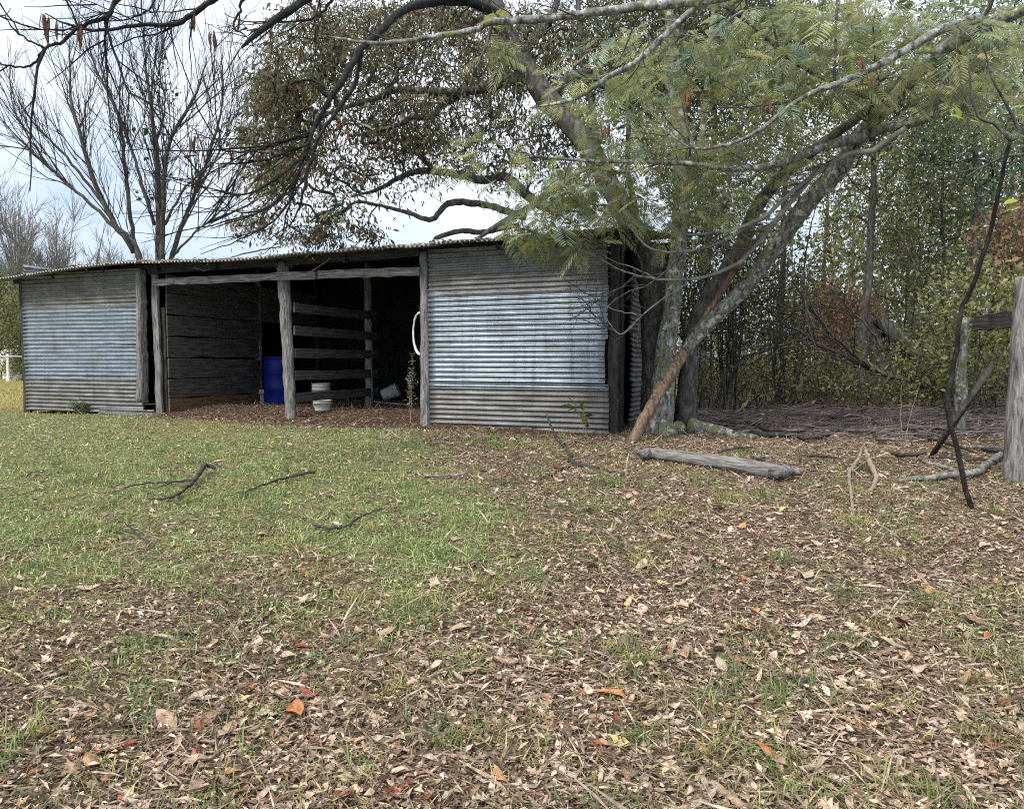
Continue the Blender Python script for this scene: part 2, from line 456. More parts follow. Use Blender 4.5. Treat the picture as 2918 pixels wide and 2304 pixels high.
def make_ground():
    s = np.linspace(-1, 1, 321)
    gx = np.sinh(s * 5.4) / math.sinh(5.4) * 420
    s2 = np.linspace(0, 1, 341)
    gy = -4 + np.sinh(s2 * 5.0) / math.sinh(5.0) * 520
    X, Y = np.meshgrid(gx, gy)
    Z = gz(X, Y)
    v = np.stack([X, Y, Z], -1).reshape(-1, 3)
    i = np.arange(v.shape[0]).reshape(X.shape)
    q = np.stack([i[:-1, :-1], i[:-1, 1:], i[1:, 1:], i[1:, :-1]], -1).reshape(-1, 4)
    a, b, c = cover(X, Y)
    mb = MB(); mb.add(v, quads=q, col=np.stack([a, b, c], -1).reshape(-1, 3))
    g = mb.build('ground', M['ground'])
    g['kind'] = 'structure'
    return g
ground = make_ground()

# ------------------------------------------------------------------ the shed
shed = thing('shed', 'long open-fronted shed with corrugated steel panels and weathered wooden posts', 'shed', W(5, 2, 0.66))

def board(parent, name, p0, p1, h, th, mat, up=(0, 0, 1), seg=8, wob=0.006, label=None, notch=0.0):
    """a plank from p0 to p1, built along its own X axis"""
    p0, p1 = np.asarray(p0, float), np.asarray(p1, float)
    L = np.linalg.norm(p1 - p0)
    xs = np.linspace(0, L, seg + 1)
    w1 = rng.normal(0, wob, seg + 1); w2 = rng.normal(0, wob, seg + 1); w3 = rng.normal(0, wob * 0.6, seg + 1)
    bev = min(0.006, th * 0.2)
    prof = []
    for sy, sz in ((-1, -1), (1, -1), (1, 1), (-1, 1)):
        if sy * sz > 0: prof += [(sy * (th / 2), sz * (h / 2 - bev), sz), (sy * (th / 2 - bev), sz * h / 2, sz)] if False else [(sy * (th / 2), sz * (h / 2 - bev), sz), (sy * (th / 2 - bev), sz * (h / 2), sz)]
        else: prof += [(sy * (th / 2 - bev), sz * (h / 2), sz), (sy * (th / 2), sz * (h / 2 - bev), sz)]
    prof = np.array(prof)
    S = len(prof)
    ring = np.zeros((seg + 1, S, 3))
    for k in range(seg + 1):
        ring[k, :, 0] = xs[k] + (rng.normal(0, notch, S) if k in (0, seg) and notch else 0)
        ring[k, :, 1] = prof[:, 0] + w3[k]
        ring[k, :, 2] = prof[:, 1] + np.where(prof[:, 2] > 0, w1[k], w2[k])
    mb = MB()
    v = ring.reshape(-1, 3)
    i = np.arange((seg + 1) * S).reshape(seg + 1, S); b = np.roll(i, -1, 1)
    q = np.stack([i[:-1], b[:-1], b[1:], i[1:]], -1).reshape(-1, 4)
    c0, c1 = ring[0].mean(0), ring[-1].mean(0)
    v = np.concatenate([v, [c0, c1]])
    n0 = (seg + 1) * S
    t = [(n0, b[0, k], i[0, k]) for k in range(S)] + [(n0 + 1, i[-1, k], b[-1, k]) for k in range(S)]
    mb.add(v, quads=q, tris=t)
    ob = bpy.data.objects.new(name, mb.mesh(name, mat, smooth=False))
    COL.objects.link(ob)
    ex = nrm(p1 - p0); ez = np.asarray(up, float); ey = nrm(np.cross(ez, ex)); ez = np.cross(ex, ey)
    Mx = Matrix(((ex[0], ey[0], ez[0], p0[0]), (ex[1], ey[1], ez[1], p0[1]), (ex[2], ey[2], ez[2], p0[2]), (0, 0, 0, 1)))
    if parent is not None:
        ob.parent = parent
        Mx = Matrix.Translation(-parent.matrix_basis.translation) @ Mx
    ob.matrix_basis = Mx
    if label: ob['label'] = label
    return ob

def post(parent, name, p0, p1, r0, r1, mat, S=12, K=14, rough=0.05, wob=0.006):
    """a rough round post, with long checks running up it"""
    p0, p1 = np.asarray(p0, float), np.asarray(p1, float)
    u = np.linspace(0, 1, K)[:, None]
    Pp = p0 + (p1 - p0) * u + np.concatenate([rng.normal(0, wob, (K, 2)), np.zeros((K, 1))], 1)
    R = r0 + (r1 - r0) * u[:, 0]
    groove = 1 + rng.normal(0, rough * 1.6, S)
    a = np.arange(S) / S * 2 * PI
    T = nrm(p1 - p0); U = nrm(np.cross(T, [0.3, 1, 0.1])); V = np.cross(T, U)
    rr = R[:, None] * groove[None, :] * (1 + rng.normal(0, rough * 0.5, (K, S)))
    ring = Pp[:, None, :] + rr[..., None] * (np.cos(a)[None, :, None] * U + np.sin(a)[None, :, None] * V)
    ring = np.concatenate([np.repeat(Pp[:1, None], S, 1), ring, np.repeat(Pp[-1:, None], S, 1)], 0)
    mb = MB()
    i = np.arange((K + 2) * S).reshape(K + 2, S); b = np.roll(i, -1, 1)
    mb.add(ring.reshape(-1, 3), quads=np.stack([i[:-1], b[:-1], b[1:], i[1:]], -1).reshape(-1, 4))
    return mb.build(name, mat, parent)

PITCHC, AMP = 0.0677, 0.0135
def sheet(parent, name, O, eu, ev, en, L, H, mat, nu=14, dent=0.004, curl=0.0, phase=0.0, th=0.0016, edge_wob=0.0, sag=None, per=8):
    """a corrugated sheet: u along the ridges (length L), v across them (height H)"""
    nv = int(round(H / PITCHC * per)) + 1
    u = np.linspace(0, L, nu); v = np.linspace(0, H, nv)
    U, V = np.meshgrid(u, v, indexing='ij')
    nn = AMP * np.sin(2 * PI * V / PITCHC + phase)
    s = rng.integers(1, 900)
    nn = nn + dent * vnoise(U, V, s, 2.4) + dent * 0.5 * vnoise(U, V, s + 1, 7.0)
    if curl: nn = nn + curl * (sstep(0.12, 0.0, U) * (0.5 + 0.5 * vnoise(V, V * 0, s + 2, 4.0)) + 0.5 * sstep(L - 0.1, L, U) * (0.5 + 0.5 * vnoise(V, V * 0, s + 3, 4.0)))
    Uo = U.copy()
    if edge_wob:
        e0 = edge_wob * vnoise(v, v * 0, s + 5, 5.0); e1 = edge_wob * vnoise(v, v * 0, s + 6, 5.0)
        Uo[0] += e0; Uo[-1] += e1
    dz = 0 if sag is None else sag(U, V)
    P = (np.asarray(O) + Uo[..., None] * np.asarray(eu) + V[..., None] * np.asarray(ev) + nn[..., None] * np.asarray(en))
    P[..., 2] += dz
    B = P - np.asarray(en) * th
    mb = MB()
    n = nu * nv
    i = np.arange(n).reshape(nu, nv)
    q = np.stack([i[:-1, :-1], i[1:, :-1], i[1:, 1:], i[:-1, 1:]], -1).reshape(-1, 4)
    q2 = q[:, ::-1] + n
    rim = []
    for a, b in ((i[0, :-1], i[0, 1:]), (i[-1, 1:], i[-1, :-1]), (i[1:, 0], i[:-1, 0]), (i[:-1, -1], i[1:, -1])):
        rim.append(np.stack([a, b, b + n, a + n], -1))
    mb.add(np.concatenate([P.reshape(-1, 3), B.reshape(-1, 3)]), quads=np.concatenate([q, q2] + rim))
    return mb.build(name, mat, parent)

UPZ = np.array((0, 0, 1.0)); OUT = -SP
def panel(t0, t1, D, zs, mat_list, curl=0.0, over=0.05):
    """stacked sheets with level ridges, each lapping over the one below"""
    for k, (za, zb) in enumerate(zs):
        eps = rng.normal(0, 0.006)
        O = W(t1 + rng.uniform(-0.02, 0.03), D - 0.012 - 0.004 * k, za)
        eu = nrm(-SE + np.array((0, 0, eps)))
        sheet(shed, 'corrugated_sheet', O, eu, UPZ, OUT, (t1 - t0) + rng.uniform(-0.03, 0.03), zb - za + over, mat_list[k % len(mat_list)],
              nu=22, dent=0.006, curl=curl, edge_wob=0.012, phase=0.3 * k)

# front panels: right, then left
panel(0.0, 2.52, -0.06, [(0.64, 1.22), (1.22, 1.84), (1.84, 2.46), (2.46, 3.03)], [M['galv_old'], M['galv'], M['galv'], M['galv_old']], curl=0.012)
panel(7.86, 10.7, -0.06, [(0.70, 1.26), (1.26, 1.88), (1.88, 2.50), (2.50, 3.05)], [M['galv_old'], M['galv'], M['galv'], M['galv_old']], curl=0.008)
sheet(shed, 'corrugated_sheet', W(8.9, -0.085, 0.60), -SE, UPZ, OUT, 1.28, 0.17, M['galv_old'], nu=8, dent=0.006)

# right end wall, set back from the corner
for k, (za, zb) in enumerate([(0.66, 1.28), (1.28, 1.92), (1.92, 2.56), (2.56, 3.2)]):
    sheet(shed, 'corrugated_sheet', W(-0.06 - 0.004 * k, 0.80, za), SP, UPZ, -SE, 3.6, zb - za + 0.05, M['galv_old'], nu=16, dent=0.012, curl=0.03, edge_wob=0.03)
# left end wall and back wall
for k, (za, zb) in enumerate([(0.66, 1.3), (1.3, 1.95), (1.95, 2.6), (2.6, 3.25), (3.25, 3.62)]):
    sheet(shed, 'corrugated_sheet', W(10.78 + 0.004 * k, 0.02 if k < 4 else 2.2, za), SP, UPZ, SE, 4.3 if k < 4 else 2.1, zb - za + 0.05, M['galv_old'], nu=10, dent=0.01, per=6)
    for a, b in ((-0.1, 3.7), (3.6, 7.2), (7.1, 10.8)):   # rear wall, interior shade put into its colour
        sheet(shed, 'corrugated_sheet', W(b, 4.36 + 0.004 * k, za + rng.normal(0, 0.01)), -SE, UPZ, SP, b - a, zb - za + 0.07, M['shade_steel'], nu=10, dent=0.01, per=6)

# posts and corner timbers
zt = 3.06
def sz(t, D): p = W(t, D, 0); return float(gz(p[0], p[1])) - 0.15
fp = []
fp.append(post(shed, 'post', W(7.84, -0.13, sz(7.84, -0.13) + 0.35), W(7.80, -0.13, zt), 0.075, 0.06, M['wood_z'], S=14, K=26, rough=0.09, wob=0.008))
fp.append(post(shed, 'post', W(4.94, 0.0, sz(4.94, 0)), W(5.05, 0.0, zt), 0.074, 0.084, M['wood_z'], S=14, K=26, rough=0.06, wob=0.006))
fp.append(post(shed, 'post', W(2.60, -0.05, sz(2.6, 0)), W(2.62, -0.05, zt), 0.078, 0.062, M['wood_z'], S=14, K=24, rough=0.05))
board(shed, 'post', W(7.62, 0.02, 0.55), W(7.66, 0.02, zt), 0.13, 0.05, M['wood_x'], up=SE, seg=14)
board(shed, 'post', W(7.56, 0.10, 0.55), W(7.58, 0.10, 2.45), 0.10, 0.05, M['dark_x'], up=SE, seg=14)
board(shed, 'corner_post', W(-0.03, 0.05, 0.5), W(-0.03, 0.05, 3.1), 0.14, 0.09, M['dark_x'], up=SE, seg=14, wob=0.012)
board(shed, 'corner_post', W(-0.05, 0.34, 0.5), W(-0.05, 0.36, 3.12), 0.16, 0.05, M['dark_x'], up=SP, seg=14, wob=0.012)
board(shed, 'corner_post', W(10.74, -0.04, 0.5), W(10.74, -0.04, 3.05), 0.12, 0.08, M['dark_x'], up=SE, seg=12)
for t, D in ((7.55, 2.33), (4.95, 2.16)):
    post(shed, 'inner_post', W(t, D, sz(t, D)), W(t, D, 3.3), 0.075, 0.065, M['wood_z'], K=12)
for t in (0.0, 2.6, 5.0, 7.6, 10.7):
    post(shed, 'rear_post', W(t, 4.22, 0.55), W(t, 4.22, 3.55), 0.07, 0.06, M['dark_z'], K=8)

# beams along the front
zb_ = lambda t: 3.07 - 0.018 * (t - 5) / 5
for a, b in ((2.5, 5.15), (5.17, 7.95)):
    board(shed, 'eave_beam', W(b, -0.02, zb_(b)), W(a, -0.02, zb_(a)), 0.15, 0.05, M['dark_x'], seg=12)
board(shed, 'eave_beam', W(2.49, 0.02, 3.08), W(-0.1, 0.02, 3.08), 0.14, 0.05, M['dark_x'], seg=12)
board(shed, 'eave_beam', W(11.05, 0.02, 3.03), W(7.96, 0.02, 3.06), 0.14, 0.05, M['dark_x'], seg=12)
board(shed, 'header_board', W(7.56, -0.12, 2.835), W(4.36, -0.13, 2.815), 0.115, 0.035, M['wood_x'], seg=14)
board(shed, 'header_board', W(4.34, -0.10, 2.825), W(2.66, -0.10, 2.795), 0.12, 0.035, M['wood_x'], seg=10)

# plank wall closing off the left bay, and the rail partition in the middle
zl = [0.72, 0.95, 1.28, 1.63, 1.98, 2.33, 2.68, 3.0]
for k in range(7):
    h = zl[k + 1] - zl[k]
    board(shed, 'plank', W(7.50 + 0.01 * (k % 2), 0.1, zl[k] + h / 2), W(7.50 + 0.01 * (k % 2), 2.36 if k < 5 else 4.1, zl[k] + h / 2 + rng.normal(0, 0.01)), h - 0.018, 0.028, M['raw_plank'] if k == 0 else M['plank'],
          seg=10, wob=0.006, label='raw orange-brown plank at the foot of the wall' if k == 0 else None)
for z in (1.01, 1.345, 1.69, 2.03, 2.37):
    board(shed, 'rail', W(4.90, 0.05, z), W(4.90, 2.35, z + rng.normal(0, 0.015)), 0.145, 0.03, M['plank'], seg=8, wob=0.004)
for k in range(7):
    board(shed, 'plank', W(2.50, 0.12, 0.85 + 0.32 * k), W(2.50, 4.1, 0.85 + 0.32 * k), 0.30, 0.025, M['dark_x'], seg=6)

# rafters and roof
RISE = 0.60
def roof_z(t, D):
    return 3.150 - 0.0125 * t * (t > 0) + 0.10 * sstep(5.5, 8.2, t) - 0.10 * sstep(8.6, 11.3, t) + RISE * (D + 0.3) / 4.6 + 0.0 * t
for t in np.arange(0.3, 11, 1.2):
    board(shed, 'rafter', W(t, -0.1, float(roof_z(t, -0.1)) - 0.085), W(t, 4.3, float(roof_z(t, 4.3)) - 0.085), 0.10, 0.045, M['dark_x'], seg=4)
NS = 18
sw = 11.72 / NS
for k in range(NS):
    t0 = -0.32 + k * sw
    dz0 = rng.normal(0, 0.005)
    fr = -0.46 + rng.normal(0, 0.02)
    nrm_ = nrm(np.array((0, 0, 1.0)) - SP * RISE / 4.6)
    eu = SP
    def sag(U, V, t0=t0, fr=fr, dz0=dz0):
        return roof_z(t0 + V, fr + U) + dz0 + 0.004 * (k % 2) + 0.012 * vnoise(U * 0.8, V + t0, 31, 1.2) - 0.02 * sstep(0.3, 0.0, U) * (vnoise(V + t0, V * 0, 33, 0.9) > 0.2)
    sheet(shed, 'roof_sheet', W(t0, fr, 0.0), eu, SE, np.array((0, 0, 1.0)), 4.9, sw + 0.04, M['galv_old'], nu=8, dent=0.004, phase=PI * 0.5, sag=sag)

# ------------------------------------------------------------------ things kept in the shed
def lathe(mb, prof, centre, S=28, tilt=None, col=None):
    pr = np.array(prof, float)
    a = np.arange(S) / S * 2 * PI
    v = np.stack([pr[:, None, 0] * np.cos(a), pr[:, None, 0] * np.sin(a), np.repeat(pr[:, 1:2], S, 1)], -1)
    if tilt is not None:
        Rm = np.array(Matrix.Rotation(tilt[0], 3, tilt[1]))
        v = v @ Rm.T
    v = v + np.asarray(centre)
    i = np.arange(len(pr) * S).reshape(len(pr), S); b = np.roll(i, -1, 1)
    mb.add(v.reshape(-1, 3), quads=np.stack([i[:-1], b[:-1], b[1:], i[1:]], -1).reshape(-1, 4), col=col)

bp_ = at(800, 1152, 13.75); bp_[2] = float(gz(bp_[0], bp_[1]))
barrel = thing('barrel', 'blue plastic barrel standing behind the middle post in the shed', 'barrel', bp_)
mb = MB()
prof = [(0, 0.0), (0.26, 0.0), (0.285, 0.02), (0.29, 0.06), (0.292, 0.27), (0.305, 0.285), (0.305, 0.305), (0.292, 0.32), (0.292, 0.56), (0.305, 0.575), (0.305, 0.595), (0.292, 0.61), (0.29, 0.80), (0.285, 0.845), (0.30, 0.85), (0.30, 0.875), (0.275, 0.885)]
lathe(mb, prof, bp_, 36); mb.build('drum', M['blue'], barrel)
mb = MB(); lathe(mb, [(0.274, 0.884), (0.27, 0.865), (0.0, 0.86)], bp_, 36); mb.build('lid', M['blue'], barrel)
for s in (-1, 1):
    mb = MB(); lathe(mb, [(0, 0.892), (0.03, 0.892), (0.034, 0.885), (0.034, 0.861)], bp_ + np.array((0.16 * s, 0.05, 0)), 14); mb.build('bung', M['blue'], barrel)

def bucket(label, c, r=0.15, h=0.36, tilt=None, handle=True):
    b = thing('bucket', label, 'bucket', c)
    pr = [(0, 0.0), (r * 0.84, 0.0), (r * 0.86, 0.012), (r * 0.97, h * 0.72), (r * 1.05, h * 0.725), (r * 1.05, h * 0.76), (r * 0.985, h * 0.765), (r * 1.0, h * 0.86), (r * 1.06, h * 0.865), (r * 1.06, h * 0.89),
          (r * 1.0, h * 0.895), (r * 1.01, h * 0.965), (r * 1.075, h * 0.97), (r * 1.075, h), (r * 0.98, h), (r * 0.96, h * 0.9), (r * 0.82, 0.02), (0, 0.02)]
    mb = MB(); lathe(mb, pr, c, 32, tilt); mb.build('pail', M['white'], b)
    if handle:
        a = np.linspace(0, PI, 14)
        hp = np.stack([np.cos(a) * r * 1.08, -np.sin(a) * r * 0.75, h * 0.8 - np.sin(a) * r * 0.85], -1)
        if tilt is not None: hp = hp @ np.array(Matrix.Rotation(tilt[0], 3, tilt[1])).T
        mb = MB(); tubes(mb, (hp + c)[None], np.full((1, 14), 0.0022), 5); mb.build('handle', M['wire'], b)
    return b
c = at(920, 1168, 11.9); c[2] = float(gz(c[0], c[1])) + 0.01
bucket('dirty white bucket standing on the dirt in front of the rail partition', c, 0.145, 0.17)
c = at(916, 1140, 12.75); c[2] = float(gz(c[0], c[1])) + 0.02
bucket('taller white bucket behind the lowest rails of the partition', c, 0.155, 0.40)
c = at(744, 1150, 14.3); c[2] = float(gz(c[0], c[1])) + 0.02
bucket('small white bucket in the dark left of the blue barrel', c, 0.11, 0.26, handle=False)
c = at(1090, 1100, 15.0); c[2] = float(gz(c[0], c[1])) + 0.12
bucket('grey bucket lying tipped over at the dark back of the shed', c, 0.14, 0.34, tilt=(1.2, 'Y'))

# white hose loop on the right post, and a pipe on the dirt
a = np.linspace(0, 2 * PI, 40)
hc = W(2.735, 0.04, 1.96)
hp = np.stack([hc + SE * (0.0 + 0.13 * math.sin(x)) + SP * (0.04 * math.sin(x)) + UPZ * (0.29 * math.cos(x)) for x in a])
mb = MB()
for k in range(2):
    hp2 = hp + rng.normal(0, 0.002, hp.shape) + SE * 0.012 * k - UPZ * 0.012 * k
    tubes(mb, hp2[None], np.full((1, 40), 0.011), 8)
tag(mb.build('hose', M['white'], loc=tuple(hc)), 'coiled white hose hanging on the post beside the right metal panel', 'hose')
pp = np.array([ground_at(x, y) + np.array((0, 0, 0.02)) for x, y in ((1058, 1146), (1085, 1149), (1110, 1152), (1140, 1155), (1165, 1156))])
mb = MB(); tubes(mb, smooth_path(pp, 14)[None], np.full((1, 14), 0.017), 8, cap=True)
tag(mb.build('pipe', M['white'], loc=tuple(pp[0])), 'pale plastic pipe lying on the dirt at the back of the open bay', 'pipe')

# ------------------------------------------------------------------ growing trees
def grow(limbs, targets, seg=5, rtip=0.003, expo=2.3, up=0.0, bend=0.35, jit=0.05, sag=0.0, rmax=0.05):
    """join every target to the nearest wood with a curved twig; later twigs may leave earlier ones.
    returns twig paths (N,seg+1,3), radii and the twig-end directions"""
    pos, tan, par = [], [], []
    for P, R in limbs:
        T = nrm(np.gradient(P, axis=0))
        for p, t in zip(P, T): pos.append(p); tan.append(t); par.append(-1)
    n0 = len(pos)
    N = len(targets)
    A = np.zeros((n0 + N * seg, 3)); TT = np.zeros_like(A)
    A[:n0] = pos; TT[:n0] = tan
    parent = np.full(n0 + N * seg, -1, int)
    targets = np.asarray(targets)
    d0 = np.min(np.linalg.norm(targets[:, None, :] - A[None, :n0:2], axis=2), axis=1) if N * n0 < 4e7 else rng.random(N)
    order = np.argsort(d0)
    n = n0
    paths = np.zeros((N, seg + 1, 3)); first = np.zeros(N, int)
    u = np.linspace(0, 1, seg + 1)[:, None]
    for m_, k in enumerate(order):
        g = targets[k]
        dv = g - A[:n]
        d = np.sqrt((dv * dv).sum(1))
        cost = d * (1.25 - 0.25 * (dv * TT[:n]).sum(1) / (d + 1e-6))
        if up: cost = cost + up * np.maximum(0, A[:n, 2] - g[2] + 0.25 * d)
        i = int(np.argmin(cost))
        L = d[i]
        c = A[i] + TT[i] * L * bend + (g - A[i]) * 0.25 + rng.normal(0, jit * L, 3)
        c[2] += sag * L
        p = (1 - u) ** 2 * A[i] + 2 * u * (1 - u) * c + u * u * g
        p[1:-1] += rng.normal(0, 0.012 * L, (seg - 1, 3))
        paths[m_] = p; first[m_] = n
        A[n:n + seg] = p[1:]
        TT[n:n + seg] = nrm(np.diff(p, axis=0))
        parent[n] = i
        parent[n + 1:n + seg] = np.arange(n, n + seg - 1)
        n += seg
    cnt = np.zeros(n)
    tips = first + seg - 1
    cnt[tips] += 1
    for k in range(n - 1, n0 - 1, -1):
        if parent[k] >= 0: cnt[parent[k]] += cnt[k]
    r = np.minimum(rtip * np.maximum(cnt, 1) ** (1 / expo), rmax)
    R = np.zeros((N, seg + 1))
    for j in range(seg): R[:, j + 1] = r[first + j]
    R[:, 0] = R[:, 1]
    R[:, -1] *= 0.6
    return paths, R, targets[order], TT[tips]

def spread_targets(limbs, n, up, out, lo=0.25, zb=0.5):
    """points thrown off the limbs, mostly up and outward, for fine twigs"""
    out_ = []
    for _ in range(n):
        P, R = limbs[rng.integers(len(limbs))]
        k = rng.integers(int(len(P) * lo), len(P))
        t = nrm(P[min(k + 1, len(P) - 1)] - P[k - 1])
        v = nrm(t + rng.normal(0, 0.45, 3) + np.array((0, 0, zb)))
        out_.append(P[k] + v * rng.uniform(0.25, 1.0) * up + rng.normal(0, out, 3))
    return np.array(out_)

def fork(limbs, n, L, ang=0.6, up=0.3, K=5, r=0.004, taper=0.35, lo=0.2, wob=0.02, grav=0.0):
    """straightish side twigs leaving a set of limbs; limbs: list of (P, R) or an array (N,K,3)"""
    if isinstance(limbs, np.ndarray): limbs = [(p, None) for p in limbs]
    ln = np.array([np.linalg.norm(np.diff(P, axis=0), axis=1).sum() for P, _ in limbs]); ln = ln / ln.sum()
    which = rng.choice(len(limbs), n, p=ln)
    u = rng.uniform(lo, 0.98, n)
    p0 = np.zeros((n, 3)); t0 = np.zeros((n, 3))
    for i, (w, x) in enumerate(zip(which, u)):
        P = limbs[w][0]; f = x * (len(P) - 1); k = min(int(f), len(P) - 2)
        p0[i] = P[k] + (P[k + 1] - P[k]) * (f - k); t0[i] = P[k + 1] - P[k]
    t0 = nrm(t0)
    pr = rng.normal(0, 1, (n, 3)); pr = nrm(pr - t0 * (pr * t0).sum(1, keepdims=True))
    a = np.abs(rng.normal(ang, ang * 0.35, n))[:, None]
    d0 = nrm(t0 * np.cos(a) + pr * np.sin(a) + np.array((0, 0, up)) * 0.5)
    d1 = nrm(d0 + np.array((0, 0, up - grav)) * 0.8)
    l = (L * np.exp(rng.normal(0, 0.35, n)) * (1.15 - 0.6 * u))[:, None, None]
    s_ = np.linspace(0, 1, K)[None, :, None]
    Pth = p0[:, None] + l * (d0[:, None] * s_ + (d1 - d0)[:, None] * s_ ** 2 * 0.5)
    w_ = np.cumsum(rng.normal(0, wob, (n, K, 3)), 1) * l; w_[:, 0] = 0
    R_ = r * np.linspace(1, taper, K)[None] * np.clip(l[:, :, 0] / L, 0.6, 1.6)
    return Pth + w_, R_

def limb_obj(root, name, P, R, mat, S=10, rough=0.04, label=None):
    mb = MB(); tubes(mb, P[None], R[None], S, rough=rough, cap=True)
    o = mb.build(name, mat, root)
    if label: o['label'] = label
    return o

def blob_targets(blobs):
    """blobs: (px, py, rx, ry, Y0, Y1, count) -> points in space"""
    out = []
    for px, py, rx, ry, y0, y1, n in blobs:
        a = rng.random(n) * 2 * PI; r = np.sqrt(rng.random(n))
        for x, y, Y in zip(px + rx * r * np.cos(a), py + ry * r * np.sin(a), rng.uniform(y0, y1, n)):
            out.append(at(x, y, Y))
    return np.array(out)

def spray(mb, tips, tdir, per, L, Wd, cols, w, spread=0.16, droop=0.3, Lj=0.3):
    """leaf sprays round twig ends"""
    n = len(tips) * per
    base = np.repeat(tips, per, axis=0); td = np.repeat(tdir, per, axis=0)
    off = rng.normal(0, spread, (n, 3)); off -= td * rng.random((n, 1)) * spread * 1.5
    d = nrm(rdir(n) + td * 0.5 + np.array((0, 0, -droop)))
    c = palette(n, cols, w)
    l = L * np.exp(rng.normal(0, Lj, n))
    leaves(mb, base + off, d, rdir(n, 0.6), l, Wd / L * l, c)

